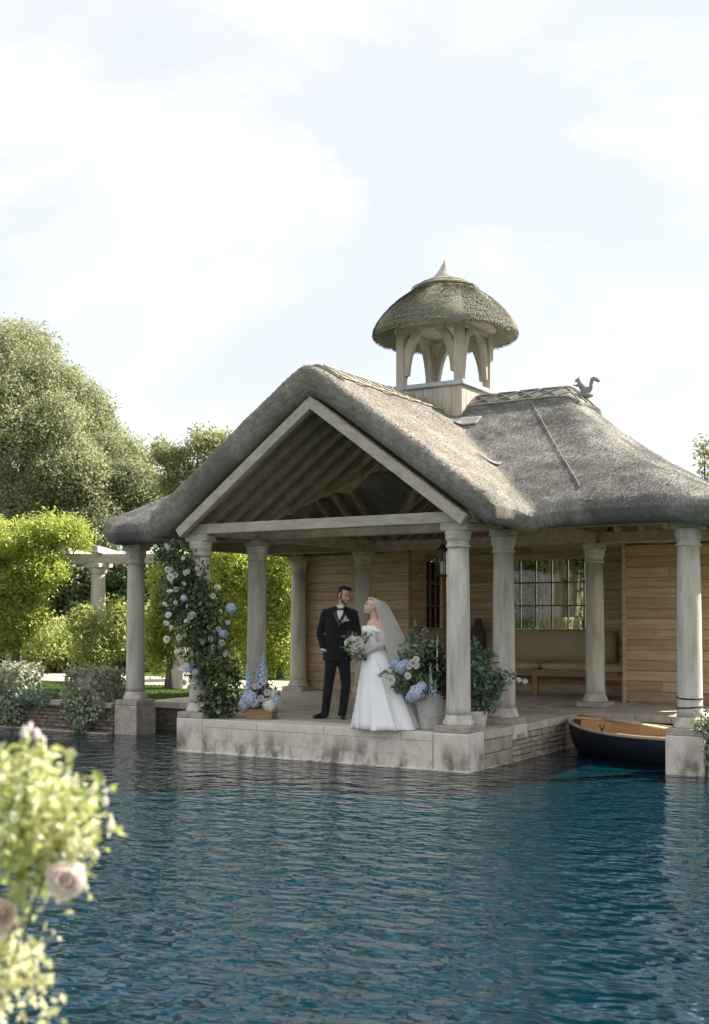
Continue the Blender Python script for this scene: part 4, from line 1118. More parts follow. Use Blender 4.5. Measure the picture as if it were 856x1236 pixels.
# yellow-green shrubs beyond the path
for (px, py, rx, rz, dp, lab) in ((60, 778, 40, 34, 31, 'yellow green shrub glowing behind the gap between the ivy piers'), (105, 785, 34, 28, 32, 'yellow green shrub behind the pergola column'),
                                  (165, 770, 36, 40, 31.5, 'pale leafy shrub behind the column in the water'), (352, 808, 26, 24, 33, 'low sunlit shrub beyond the plank wall corner')):
    tree('garden_shrub', lab, 'shrub', ground_at(px, dp), plobes(dp, [(px, py, rx, rz), (px - rx * .5, py + 12, rx * .6, rz * .7), (px + rx * .55, py + 10, rx * .55, rz * .75)]), 'lf_yell', .095, 520, 24, .12, .06, .5, 'shrubs beyond the garden path')
# hedge and large trees
hx = [(-60 + k * 50, 735 - (k % 3) * 6, 42, 70, (k * 7 % 5) * .3) for k in range(9)]
tree('hedge', 'tall dark green hedge closing the garden behind the pergola', 'hedge', ground_at(150, 38), plobes(38, hx), 'lf_dark', .17, 2600, 26, .18, .1, .4, nlimb=4, shell=(.2, 1.05))
tree('holm_oak', 'massive grey green evergreen oak towering behind the pergola', 'tree', ground_at(20, 45),
     plobes(45, [(8, 435, 50, 44), (48, 470, 46, 44, -1), (92, 505, 42, 42), (20, 530, 60, 56, -2), (125, 555, 40, 44, -.5), (78, 580, 52, 46, -2), (148, 600, 38, 44, -1), (30, 620, 60, 44, -2), (105, 635, 48, 36, -2),
                 (-60, 520, 80, 100), (-50, 640, 70, 70), (172, 628, 24, 28, -1), (60, 420, 16, 14), (66, 520, 40, 40, -2.4), (10, 490, 36, 40, -2), (150, 560, 26, 26), (165, 590, 30, 30, -1), (112, 520, 30, 30), (75, 465, 26, 26), (110, 590, 44, 44, -1.5)]),
     'lf_oak', .10, 9500, 34, .17, .55, .3, shell=(.72, 1.04), aspect=.6, sub=(95, .85), outk=.7)
tree('ash_tree', 'airy yellow green tree rising behind the left slope of the thatch', 'tree', ground_at(235, 38),
     plobes(38, [(248, 540, 26, 18), (212, 556, 20, 18), (268, 533, 18, 13), (226, 582, 28, 20), (250, 575, 26, 22), (196, 548, 13, 10), (240, 525, 14, 8), (205, 585, 15, 14), (225, 620, 40, 26)]),
     'lf_ash', .11, 620, 22, .13, .18, .4, sub=(26, .38), outk=.8, aspect=.45, shell=(.4, 1.05))
tree('young_tree', 'small tree just showing past the right hand hip of the thatch', 'tree', ground_at(862, 34),
     plobes(34, [(860, 545, 18, 16), (872, 575, 26, 26), (850, 540, 8, 6), (880, 630, 40, 50)]), 'lf_ash', .13, 180, 20, .14, .15, .4, aspect=.45)
tree('dark_shrub', 'dark evergreen seen through the panes of the wide window', 'shrub', ground_at(650, 31),
     plobes(31, [(600, 700, 36, 46), (640, 690, 34, 50), (690, 690, 40, 50), (735, 700, 40, 50), (620, 770, 44, 50), (680, 775, 44, 50), (735, 770, 40, 50), (560, 720, 40, 70), (520, 720, 40, 70)]), 'lf_dark', .16, 2000, 24, .15, .1, .4, shell=(.2, 1.05))
# pale twin-stemmed trunk right behind the window
tb = at(676, 800, 26.5); u_ = 26.5 / F_PX
tt = thing('fluted_trunk', 'pale fluted tree trunk seen through the wide window', 'tree', (tb[0], tb[1], GZ))
def flut(c0, c1, r0, r1, name, par):
    m = MB(); rings = []
    for k_ in range(14):
        f_ = k_ / 13; c_ = np.array(c0) * (1 - f_) + np.array(c1) * f_; r_ = r0 * (1 - f_) + r1 * f_
        rings.append([(c_[0] + r_ * math.cos(t_) * (1 + .10 * math.sin(7 * t_ + f_ * 2) + .06 * math.sin(12 * t_ - f_ * 5)), c_[1] + r_ * math.sin(t_) * (1 + .10 * math.sin(7 * t_ + f_ * 2) + .06 * math.sin(12 * t_ - f_ * 5)), c_[2]) for t_ in np.linspace(0, 2 * math.pi, 49)[:-1]])
    m.loft(rings); return m.build(name, MAT['bark_pale'], par, True)
b0 = np.array([tb[0], tb[1], GZ - .1])
flut(b0, at(676, 745, 26.5), .62, .42, 'trunk', tt)
flut(at(668, 760, 26.5), at(666, 640, 26.4), .30, .2, 'limb', tt); flut(at(686, 760, 26.5), at(698, 640, 26.6), .28, .17, 'limb', tt)
flut(at(676, 700, 26.4), at(676, 560, 26.5), .24, .1, 'limb', tt)
P_, N_ = lobe_points(plobes(26.5, [(660, 600, 60, 40), (720, 600, 60, 40), (640, 668, 26, 12, -.6), (708, 672, 20, 14, -.6), (636, 720, 12, 40, -.8), (712, 730, 12, 40, -.8), (640, 690, 14, 20, -.8)]), 620, 18, .13)
leaves('crown', MAT['lf_dark'], P_, .12, tt)

# ================================================================== BENCH, CUSHIONS, ALCOVE THINGS
ben = thing('alcove_bench', 'long oak bench built round three sides of the alcove', 'bench', (0, 7.3, FZ))
def bpart(name, c, d, mat='bench', ch=.008):
    m = MB(); m.box(c, d, None, ch); return m.build(name, MAT[mat], ben)
SZ = .90
bpart('seat', (.1, 7.315, SZ), (3.94, .53, .05)); bpart('apron', (.1, 7.075, SZ - .06), (2.6, .035, .07))
bpart('seat', (1.80, 6.69, SZ), (.60, .71, .05)); bpart('seat', (-1.60, 6.69, SZ), (.58, .71, .05))
bpart('apron', (1.80, 6.36, SZ - .06), (.60, .035, .07)); bpart('apron', (-1.60, 6.36, SZ - .06), (.58, .035, .07))
bpart('end_panel', (2.075, 6.35, 1.20), (.045, .05, .80))
for x, y in ((-1.2, 7.12), (.12, 7.12), (1.35, 7.12), (1.55, 6.40), (-1.36, 6.40), (2.02, 6.42), (-1.84, 6.42)):
    bpart('leg', (x, y, (FZ + SZ - .03) / 2), (.10, .08, SZ - .03 - FZ))
m = MB(); pr = [(2.02, .87), (2.10, .87), (2.10, .50), (2.09, .62), (2.06, .72), (2.0, .80), (1.94, .84)]
pr = [(2.10, .868), (2.10, .52), (2.085, .62), (2.05, .71), (1.99, .78), (1.93, .82), (1.93, .868)]
m.add([(x, 6.30, z) for x, z in pr] + [(x, 6.34, z) for x, z in pr], [tuple(range(7)), tuple(range(13, 6, -1))] + [(i, (i + 1) % 7, 7 + (i + 1) % 7, 7 + i) for i in range(7)])
m.build('curved_bracket', MAT['bench'], ben)
def cushion(c, d, label, grp, ax=None):
    m = MB(); nx, ny, nz2 = 10, 10, 4
    vs = {}; V = []; F = []
    def pt(i, j, k_):
        if (i, j, k_) not in vs:
            x, y, z = 2 * i / nx - 1, 2 * j / ny - 1, 2 * k_ / nz2 - 1
            e4 = lambda t_: (1 - abs(t_) ** 4)
            px2 = x * d[0] / 2 * (1 - .04 * abs(y * z)); py2 = y * d[1] / 2 * (1 - .05 * abs(x) ** 6 * abs(z)); pz2 = z * d[2] / 2
            puff = [.10, .10, .10]
            mn = int(np.argmin(d))
            pl = [px2, py2, pz2]; co = [x, y, z]
            o_ = [a_ for a_ in range(3) if a_ != mn]
            pl[mn] *= .62 + .45 * (e4(co[o_[0]]) * e4(co[o_[1]])) ** .5
            vs[(i, j, k_)] = len(V); V.append((c[0] + pl[0] + random.uniform(-.003, .003), c[1] + pl[1] + random.uniform(-.003, .003), c[2] + pl[2] + random.uniform(-.004, .004)))
        return vs[(i, j, k_)]
    for i in range(nx):
        for j in range(ny):
            F.append((pt(i, j, 0), pt(i, j + 1, 0), pt(i + 1, j + 1, 0), pt(i + 1, j, 0))); F.append((pt(i, j, nz2), pt(i + 1, j, nz2), pt(i + 1, j + 1, nz2), pt(i, j + 1, nz2)))
    for k_ in range(nz2):
        for i in range(nx):
            F.append((pt(i, 0, k_), pt(i + 1, 0, k_), pt(i + 1, 0, k_ + 1), pt(i, 0, k_ + 1))); F.append((pt(i, ny, k_), pt(i, ny, k_ + 1), pt(i + 1, ny, k_ + 1), pt(i + 1, ny, k_)))
        for j in range(ny):
            F.append((pt(0, j, k_), pt(0, j, k_ + 1), pt(0, j + 1, k_ + 1), pt(0, j + 1, k_))); F.append((pt(nx, j, k_), pt(nx, j + 1, k_), pt(nx, j + 1, k_ + 1), pt(nx, j, k_ + 1)))
    m.add(V, F); o_ = m.build('seat_cushion' if d[2] < .3 else 'back_cushion', MAT['cushion'], None, True)
    return tag(o_, label, 'cushion', grp)
cushion((-.53, 7.28, .985), (1.52, .54, .13), 'tan seat cushion on the bench below the left half of the window', 'tan bench cushions')
cushion((.87, 7.28, .985), (1.22, .54, .13), 'tan seat cushion below the window, between the long cushion and the bench arm', 'tan bench cushions')
cushion((1.80, 6.86, .99), (.58, .98, .14), 'tan seat cushion on the short bench arm beside the plank wall', 'tan bench cushions')
cushion((-1.60, 6.86, .99), (.56, .98, .14), 'tan seat cushion on the bench arm under the narrow side window', 'tan bench cushions')
cushion((.50, 7.53, 1.335), (2.0, .13, .58), 'long tan back cushion leaning below the wide window', 'tan bench cushions')
cushion((-1.05, 7.53, 1.335), (1.02, .13, .58), 'tan back cushion in the corner of the alcove', 'tan bench cushions')
cushion((2.04, 6.92, 1.34), (.12, .9, .56), 'tan back cushion against the end of the bench arm', 'tan bench cushions')
cushion((-1.85, 6.92, 1.34), (.12, .9, .56), 'tan back cushion below the narrow side window', 'tan bench cushions')
ux_ = ony(579, 745, 7.30)
m = MB(); m.lathe([(.06, 0), (.10, .02), (.13, .2), (.15, .4), (.145, .55), (.11, .66), (.07, .72), (.065, .76), (.08, .79), (.075, .79), (.055, .74)], (ux_[0], 7.24, 1.045), 24)
o = m.build('dark_jar', MAT['jar'], None, True); tag(o, 'tall dark jar standing on the bench in the shadow of the alcove', 'jar')
# hanging lantern
ln = thing('lantern', 'glass candle lantern hanging from the beam behind the corner column', 'lantern', (1.16, 1.50, 2.42))
m = MB(); m.tube([(1.16, 1.5, Bm), (1.16, 1.5, 2.86)], .006, 6); m.build('chain', MAT['black'], ln)
m = MB(); m.lathe([(.02, 2.87), (.05, 2.83), (.10, 2.79), (.105, 2.775), (.1, 2.77)], (1.16, 1.5, 0), 6); m.build('cap', MAT['black'], ln)
m = MB(); m.lathe([(.085, 2.42), (.09, 2.44), (.08, 2.45)], (1.16, 1.5, 0), 6); m.build('tray', MAT['black'], ln)
for k in range(6):
    t = k * math.pi / 3; m = MB(); m.tube([(1.16 + .08 * math.cos(t), 1.5 + .08 * math.sin(t), 2.44), (1.16 + .1 * math.cos(t), 1.5 + .1 * math.sin(t), 2.78)], .006, 5); m.build('bar', MAT['black'], ln)
    t2 = t + math.pi / 3
    m = MB(); m.add([(1.16 + r_ * math.cos(a_), 1.5 + r_ * math.sin(a_), z_) for r_, a_, z_ in ((.077, t, 2.45), (.077, t2, 2.45), (.096, t2, 2.77), (.096, t, 2.77))], [(0, 1, 2, 3)]); m.build('pane', MAT['glass'], ln)
m = MB(); m.lathe([(.03, 2.45), (.03, 2.62), (.004, 2.625)], (1.16, 1.5, 0), 12); m.build('candle', MAT['shirt'], ln, True)

# ================================================================== BOAT AND OAR
BO, BD, BL = np.array([2.36, 3.2]), np.array([.89, -.46]), 2.42
BD = BD / np.linalg.norm(BD); BN = np.array([-BD[1], BD[0]])      # BN points away from the camera
boat = thing('rowing_boat', 'small navy rowing boat with varnished inside moored by the steps', 'rowing boat', (BO[0] + BD[0] * 1.3, BO[1] + BD[1] * 1.3, -.05))
def bpt(u, s, z): 
    q_ = BO + BD * u + BN * s; return (q_[0], q_[1], z)
def beamw(u): 
    f_ = u / BL; return .66 * (math.sin(min(f_ / .62, 1) * math.pi / 2) ** .62) * (1 - .26 * max(0, (f_ - .62) / .38) ** 2)
def sheer(u): f_ = u / BL; return .325 + .10 * (1 - f_) ** 2.2 + .03 * f_ ** 2
def station(u, inset=0.0, n_=13):
    hw, top = max(beamw(u) - inset, .012), sheer(u); keel = -.12 + .24 * max(0, 1 - u / .55) ** 2 + inset
    out = []
    for k_ in range(n_):
        t_ = -1 + 2 * k_ / (n_ - 1); a_ = abs(t_)
        s_ = math.copysign(hw * math.sin(a_ * math.pi / 2) ** .8, t_); z_ = keel + (top - keel) * (1 - math.cos(a_ * math.pi / 2)) ** .9
        out.append(bpt(u, s_, z_))
    return out
us = [0.0, .06, .15, .3, .5, .75, 1.05, 1.4, 1.75, 2.0, 2.2, BL]
m = MB(); m.loft([station(u) for u in us], False, False); hull = m.build('hull', MAT['navy'], boat, True)
m = MB(); m.loft([station(u, .022)[::-1] for u in us[1:]] , False, False); m.build('lining', MAT['boat_wood'], boat, True)
st_ = station(BL); si = station(BL - .03, .02)
m = MB(); m.add(st_ + si, [tuple(range(13)), tuple(range(25, 12, -1))]); m.build('transom', MAT['boat_wood'], boat)
for s in (-1, 1):
    m = MB(); m.tube([bpt(u, s * (beamw(u) - .008), sheer(u) + .008) for u in us], .024, 8); m.build('gunwale', MAT['oar'], boat, True)
for u in (.85, 1.45, 2.15):
    hw = beamw(u) * .84 - .04; m = MB(); m.bar(bpt(u, -hw, .20), bpt(u, hw, .20), .22, .03); m.build('thwart', MAT['boat_wood'], boat)
for u in (.45, .8, 1.15, 1.5, 1.85):
    m = MB(); rg = station(u, .028); m.tube(rg, .014, 5, False); m.build('rib', MAT['boat_wood'], boat, True)
for u in (1.3,):
    for s in (-1, 1):
        m = MB(); q_ = bpt(u, s * beamw(u), sheer(u) + .02); m.tube([q_, (q_[0], q_[1], q_[2] + .04)], .012, 6); 
        m.tube([(q_[0] + BD[0] * .04 * math.cos(t_), q_[1] + BD[1] * .04 * math.cos(t_), q_[2] + .085 + .045 * math.sin(t_)) for t_ in np.linspace(-3.6, .45, 12)], .008, 6); m.build('rowlock', MAT['black'], boat, True)
oa, ob_ = np.array(onz(632, 849.5, FZ + .03)), np.array([2.86, 2.48, .505])
oa = np.array([1.25, 4.55, FZ + .025]); oe = ob_ + (ob_ - oa) * .34; oe[2] = .40
oa = np.array(ony(633, 849, 4.55)); oa[2] = FZ + .028
oar = thing('oar', 'wooden oar lying from the paving down into the boat', 'oar', tuple(oa))
gun = np.array(bpt(.42, 0.30, sheer(.42) + .045))
dirv = (gun - oa) / np.linalg.norm(gun - oa); end = gun + dirv * .75
m = MB(); m.tube([oa, (oa + gun) / 2, gun, end], [.026, .030, .030, .026], 10); m.build('shaft', MAT['oar'], oar, True)
m = MB(); m.tube([gun - dirv * .05, gun + dirv * .02], .032, 10); m.build('collar', MAT['cushion'], oar, True)
bl = MB(); bl.bar(end - dirv * .02, end + dirv * .5, .13, .02, (0, 0, 1), .006); bl.build('blade', MAT['oar'], oar)

# ================================================================== ORGANIC HELPERS
def blob(name, mb, voxel, mat, parent=None, smooth=6, world_coords=True, factor=.5):
    """fuse overlapping forms into one continuous skin"""
    me = bpy.data.meshes.new(name + '_src'); me.from_pydata(mb.v, [], mb.f); me.update()
    o = bpy.data.objects.new(name + '_src', me); link(o)
    r = o.modifiers.new('r', 'REMESH'); r.mode = 'VOXEL'; r.voxel_size = voxel; r.use_smooth_shade = True
    s_ = o.modifiers.new('s', 'SMOOTH'); s_.iterations = smooth; s_.factor = factor
    bpy.context.view_layer.update()
    ev = o.evaluated_get(bpy.context.evaluated_depsgraph_get())
    m2 = bpy.data.meshes.new_from_object(ev); m2.name = name
    bpy.data.objects.remove(o); bpy.data.meshes.remove(me)
    m2.materials.clear(); m2.materials.append(mat)
    m2.polygons.foreach_set('use_smooth', np.ones(len(m2.polygons), dtype=bool))
    ob = link(bpy.data.objects.new(name, m2))
    if parent is not None: set_parent(ob, parent, world_coords)
    return ob

# squirrel made of straw on the end of the ridge
sq = MB(); qx, qz = 2.40, float(thatch_h(np.float64(2.40), np.float64(CY))[0]) + .05
def Q(dx, h, dy=0.): return Vector((qx + dx * .95, CY + dy * .95, qz + h * .98))
sq.ell(Q(.02, .02), (.13, .09, .035)); sq.ell(Q(.03, .09), (.075, .055, .07)); sq.cap(Q(.02, .10), Q(-.06, .20), .058, .042); sq.cap(Q(-.06, .2), Q(-.085, .26), .034, .032)
sq.ell(Q(-.10, .268), (.042, .028, .028)); sq.cap(Q(-.12, .262), Q(-.145, .25), .016, .010)
for e_ in (-1, 1):
    sq.cap(Q(-.085, .285, e_ * .018), Q(-.07, .318, e_ * .026), .011, .007)
    sq.cap(Q(-.065, .195, e_ * .03), Q(-.125, .185, e_ * .03), .017, .012); sq.cap(Q(-.125, .185, e_ * .03), Q(-.17, .20, e_ * .02), .012, .010)
    sq.ell(Q(.03, .07, e_ * .045), (.06, .028, .05)); sq.cap(Q(-.0, .035, e_ * .05), Q(-.07, .03, e_ * .05), .02, .015)
tl = [Q(.08, .07), Q(.115, .13), Q(.12, .20), Q(.135, .255), Q(.165, .268), Q(.20, .25), Q(.235, .225)]
for a_, b_ in zip(tl[:-1], tl[1:]): sq.cap(a_, b_, .030, .027)
o = blob('straw_squirrel', sq, .010, MAT['straw_fig'], None, 2)
tag(o, 'dark straw squirrel figure sitting up on the end of the thatched ridge', 'ornament')

# flowers: shared unit meshes facing +Z
def petal_patch(m, c, dirv, upv, w_, l_, cupv, n_=3):
    """one curved petal: starts at c, grows along dirv, cups towards upv"""
    dirv, upv = Vector(dirv).normalized(), Vector(upv).normalized(); sd = dirv.cross(upv).normalized()
    V = []
    for i in range(n_ + 1):
        t_ = i / n_; wv = w_ * (.35 + .65 * math.sin(math.pi * (.18 + .62 * t_)))
        for s_ in (-1, 0, 1):
            V.append(Vector(c) + dirv * l_ * t_ + upv * (cupv * l_ * t_ * t_ + .18 * w_ * s_ * s_) + sd * wv * .5 * s_)
    m.add(V, [(i * 3 + k_, i * 3 + k_ + 1, (i + 1) * 3 + k_ + 1, (i + 1) * 3 + k_) for i in range(n_) for k_ in range(2)])
def rose_mesh(name, mat):
    m = MB()
    for ring, (cnt, tilt, l_, w_, z_) in enumerate(((3, 80, .42, .5, .05), (5, 66, .62, .62, .0), (6, 42, .82, .78, -.08), (7, 16, .98, .85, -.16))):
        for k_ in range(cnt):
            a_ = 2 * math.pi * (k_ + .37 * ring) / cnt + random.uniform(-.15, .15); tr = math.radians(tilt + random.uniform(-7, 7))
            rd = Vector((math.cos(a_), math.sin(a_), 0)); dv = rd * math.cos(tr) + Vector((0, 0, 1)) * math.sin(tr); uv_ = -rd * math.sin(tr) + Vector((0, 0, 1)) * math.cos(tr)
            petal_patch(m, rd * .10 + Vector((0, 0, z_)), dv, uv_, w_, l_, .32)
    return mesh_of(m, name, mat, True)
def hydra_mesh(name, mat, nf=95):
    m = MB()
    for k_ in range(nf):
        z_ = 1 - 1.55 * (k_ + .5) / nf; r_ = math.sqrt(max(0, 1 - z_ * z_)); a_ = k_ * 2.39996
        nrm_ = Vector((r_ * math.cos(a_), r_ * math.sin(a_), z_)); c_ = nrm_ * random.uniform(.78, 1.08)
        u_ = nrm_.orthogonal().normalized(); v_ = nrm_.cross(u_); rot_ = random.uniform(0, 1.6)
        for p_ in range(4):
            t_ = rot_ + p_ * math.pi / 2; d1 = u_ * math.cos(t_) + v_ * math.sin(t_); d2 = nrm_.cross(d1)
            m.add([c_, c_ + d1 * .12 + d2 * .10 + nrm_ * .03, c_ + d1 * .23 + nrm_ * random.uniform(-.04, .08), c_ + d1 * .12 - d2 * .10 + nrm_ * .03], [(0, 1, 2, 3)])
    m.ell((0, 0, -.05), (.66, .66, .62), None, 12, 8)
    return mesh_of(m, name, mat, False)
def spire_mesh(name, mat, nf=46):
    m = MB(); m.tube([(0, 0, -.25), (0, 0, 1)], .012, 5)
    for k_ in range(nf):
        f_ = k_ / nf; z_ = f_ ** .9; r_ = .105 * (1 - f_ * .82); a_ = k_ * 2.39996
        rd = Vector((math.cos(a_), math.sin(a_), 0)); c_ = rd * r_ * .45 + Vector((0, 0, z_)); sz = .075 * (1 - .72 * f_) 
        nrm_ = (rd + Vector((0, 0, .25))).normalized(); u_ = nrm_.orthogonal().normalized(); v_ = nrm_.cross(u_)
        for p_ in range(5):
            t_ = p_ * 2 * math.pi / 5; d1 = u_ * math.cos(t_) + v_ * math.sin(t_); d2 = nrm_.cross(d1); cc = c_ + nrm_ * r_ * .5
            m.add([cc, cc + d1 * sz * .55 + d2 * sz * .4, cc + d1 * sz + nrm_ * sz * .25, cc + d1 * sz * .55 - d2 * sz * .4], [(0, 1, 2, 3)])
    return mesh_of(m, name, mat, False)
ME = dict(rose=rose_mesh('rose', MAT['white_petal']), blush=rose_mesh('blush_rose', MAT['blush_petal']), pink=rose_mesh('pink_rose', MAT['pink_petal']),
          hyd=hydra_mesh('hydrangea', MAT['blue_petal']), lil=hydra_mesh('lilac_hydrangea', MAT['lilac_petal']), whyd=hydra_mesh('white_hydrangea', MAT['white_petal']), del_=spire_mesh('delphinium', MAT['delph']), wdel=spire_mesh('white_spire', MAT['white_petal']))
def bloom(kind, name, loc, r, parent, nv=(.5, -.8, .35), sz=None):
    o_ = link(bpy.data.objects.new(name, ME[kind])); o_.parent = parent
    q_ = Vector(nv).to_track_quat('Z', 'Y').to_euler()
    l_ = np.array(loc) - np.array(parent.location)
    if parent.rotation_euler.z: l_ = np.array(Matrix.Rotation(-parent.rotation_euler.z, 3, 'Z') @ Vector(l_)); q_ = (Matrix.Rotation(-parent.rotation_euler.z, 3, 'Z') @ q_.to_matrix()).to_euler()
    o_.location = l_; o_.rotation_euler = q_; o_.scale = (r, r, r) if sz is None else sz
    return o_
TOCAM = (.53, -.82, .15)
def jn(v, a=.35): return tuple(c_ + random.uniform(-a, a) for c_ in v)
def foliage(name, lobes, n_, size, mat, parent, aspect=.5, up=.3, droop=.3, shell=(.1, 1.05), outk=.7, per=6, sig=None):
    P_, N_ = lobe_points(lobes, max(4, n_ // per), per, sig if sig else size * .55, shell)
    return leaves(name, MAT[mat], P_, size, parent, aspect=aspect, up=up, droop=droop, outw=N_ * outk)
def sprig(m_stem, pts, leafc, size):
    """stem with leaf centres in pairs along it"""
    m_stem.tube(pts, [.004] * len(pts), 4)
    for i in range(len(pts) - 1):
        a_, b_ = np.array(pts[i]), np.array(pts[i + 1])
        for t_ in np.linspace(0, 1, max(2, int(np.linalg.norm(b_ - a_) / (size * .45)))):
            for s_ in range(2): leafc.append(a_ + (b_ - a_) * t_ + rng.normal(size=3) * size * .5)

# ---- climbing garland on the left front column
gd = 16.62; gbase = np.array(onz(262, 866, FZ))
gar = thing('rose_garland', 'lush dark green garland of white roses and blue hydrangeas climbing a column', 'floral garland', tuple(gbase))
gu = gd / F_PX
gl = [(200, 668, 15, 13, .25), (214, 672, 16, 16, .1), (226, 690, 22, 24, 0), (214, 712, 22, 22, 0), (240, 706, 17, 16, .1), (230, 735, 30, 30, -.05), (250, 745, 26, 28, -.1), (236, 775, 28, 26, -.1), (258, 780, 20, 24, -.1),
      (252, 808, 26, 24, -.12), (262, 832, 23, 24, -.1), (270, 852, 20, 15, -.05), (256, 852, 14, 14, -.1), (282, 815, 10, 18, 0), (206, 740, 9, 12, .1)]
glob = [(*at(a, b, gd + e), c * gu * 1.15, min(c * gu, .24), d * gu * 1.1) for a, b, c, d, e in gl]
foliage('garland_leaves', glob, 7600, .06, 'lf_garland', gar, aspect=.55, droop=.7, per=6, shell=(.25, 1.08))
foliage('light_leaves', glob, 1200, .07, 'lf_green', gar, aspect=.5, droop=.7, per=4, shell=(.8, 1.12))
m = MB(); lc = []
for k in range(16):
    i = random.randrange(len(glob)); c0 = np.array(glob[i][:3]); dv = np.array([random.uniform(-.6, .6), random.uniform(-.3, .1), random.uniform(-.5, .4)])
    sprig(m, [c0, c0 + dv * .22, c0 + dv * .40 + np.array([0, 0, -.05])], lc, .05)
m.build('stems', MAT['stem'], gar); leaves('trailing_leaves', MAT['lf_garland'], np.array(lc), .055, gar, aspect=.5, droop=.6)
for (a, b, r) in ((203, 687, 5), (206, 697, 6), (211, 694, 5), (205, 715, 6), (262, 710, 7), (258, 719, 5), (204, 743, 5.5), (200, 753, 5), (206, 757, 4), (230, 744, 6.5), (225, 750, 5), (233, 741, 5), (202, 772, 5.5), (214, 788, 5),
                  (244, 774, 6), (256, 771, 6.5), (268, 775, 5), (275, 752, 4.5), (266, 738, 4), (227, 690, 5), (240, 692, 4.5), (238, 686, 4), (222, 824, 5.5), (228, 830, 5), (234, 822, 4), (217, 769, 5), (262, 806, 4), (222, 705, 4), (250, 728, 4), (276, 790, 4), (212, 727, 4)):
    bloom('rose', 'rose', at(a, b, gd - .27 + random.uniform(-.05, .06)), r * gu * random.uniform(.6, .85), gar, jn(TOCAM, .6))
for k in range(34):
    q_ = gl[random.randrange(len(gl))]; bloom('rose', 'rose', at(q_[0] + random.uniform(-1, 1) * q_[2], q_[1] + random.uniform(-1, 1) * q_[3], gd - .25 + random.uniform(-.03, .1)), random.uniform(2.2, 3.8) * gu, gar, jn(TOCAM, .7))
for (a, b, r, kd) in ((279, 734, 9.5, 'hyd'), (270, 765, 8.5, 'hyd'), (226, 806, 9, 'lil'), (236, 812, 7, 'hyd'), (222, 722, 6, 'lil')):
    bloom(kd, 'hydrangea', at(a, b, gd - .24), r * gu * .68, gar, jn(TOCAM, .3))

# ---- wooden crate of flowers at the foot of the next column
cb = np.array([-1.13, .47, FZ + .004]); cu = 16.5 / F_PX
crate = thing('flower_crate', 'low wooden crate of blue delphiniums and hydrangeas beside the garland', 'flower box', tuple(cb), .25)
for nm, c, d in (('side_board', (0, -.105, .075), (.38, .014, .14)), ('side_board', (0, .105, .075), (.38, .014, .14)), ('end_board', (-.183, 0, .075), (.014, .19, .14)), ('end_board', (.183, 0, .075), (.014, .19, .14)), ('base_board', (0, 0, .008), (.36, .19, .014))):
    m = MB(); m.box(c, d, None, .003); m.build(nm, MAT['box_wood'], crate, world_coords=False)
def CW(px, py, d=0.): return at(px, py, 16.42 + d)
cl = [(*CW(a, b, e), c * cu, c * cu * .8, d * cu) for a, b, c, d, e in ((312, 836, 16, 14, .1), (300, 845, 14, 10, 0), (324, 842, 12, 12, .1), (318, 824, 10, 14, .15), (330, 838, 8, 10, .15), (312, 850, 16, 8, 0))]
foliage('leaves', cl, 900, .055, 'lf_green', crate, aspect=.42, droop=.1, per=5)
foliage('dark_leaves', cl, 350, .05, 'lf_garland', crate, aspect=.45, per=5)
for kd, a, b, r, e in (('lil', 301, 842, 9, -.12), ('lil', 295, 849, 7, -.08), ('whyd', 325, 851, 8, -.1), ('hyd', 333, 846, 8, .0), ('whyd', 329, 838, 6, 0), ('lil', 307, 848, 6, -.1)):
    bloom(kd, 'hydrangea', CW(a, b, e), r * cu, crate, jn(TOCAM, .25))
for kd, a, b, h, e, lx in (('del_', 316, 834, 46, .05, .04), ('del_', 311, 836, 30, .1, -.02), ('del_', 301, 838, 36, .0, -.12), ('del_', 304, 836, 26, .12, -.05), ('del_', 320, 830, 26, .12, .1)):
    bloom(kd, 'delphinium', CW(a, b, e), 1, crate, (lx, 0, 1), (h * cu * 1.05, h * cu * 1.05, h * cu))
for a, b in ((319, 822), (309, 829), (322, 836), (315, 843)): bloom('blush', 'rose', CW(a, b, -.1), 4.5 * cu, crate, jn(TOCAM, .3))

# ---- woven pot beside the corner column
pb_ = np.array([1.575, .33, FZ + .002]); pu = 14.95 / F_PX
pot = thing('flower_pot', 'tapered grey woven pot overflowing with eucalyptus and blue hydrangeas', 'flower pot', tuple(pb_))
m = MB(); rings = []
NW = 44
for k_ in range(27):
    z_ = .455 * k_ / 26; r_ = .118 + .055 * (k_ / 26) ** .8
    rings.append([(pb_[0] + (r_ + .0035 * (1 if (i + k_) % 2 else -1)) * math.cos(2 * math.pi * i / NW), pb_[1] + (r_ + .0035 * (1 if (i + k_) % 2 else -1)) * math.sin(2 * math.pi * i / NW), pb_[2] + z_) for i in range(NW)])
rings += [[(pb_[0] + .155 * math.cos(2 * math.pi * i / NW), pb_[1] + .155 * math.sin(2 * math.pi * i / NW), pb_[2] + z_) for i in range(NW)] for z_ in (.455, .38)]
m.loft(rings); m.build('woven_body', MAT['wicker'], pot)
for z_ in (.02, .16, .30, .447):
    m = MB(); r_ = .118 + .055 * (z_ / .455) ** .8 + .004
    m.tube([(pb_[0] + r_ * math.cos(t_), pb_[1] + r_ * math.sin(t_), pb_[2] + z_) for t_ in np.linspace(0, 2 * math.pi, 41)], .007, 6, False); m.build('woven_band', MAT['wicker'], pot, True)
def PWt(px, py, d=0.): return at(px, py, 14.92 + d)
pl = lambda L_: [(*PWt(a, b, e), c * pu, c * pu * .8, d * pu) for a, b, c, d, e in L_]
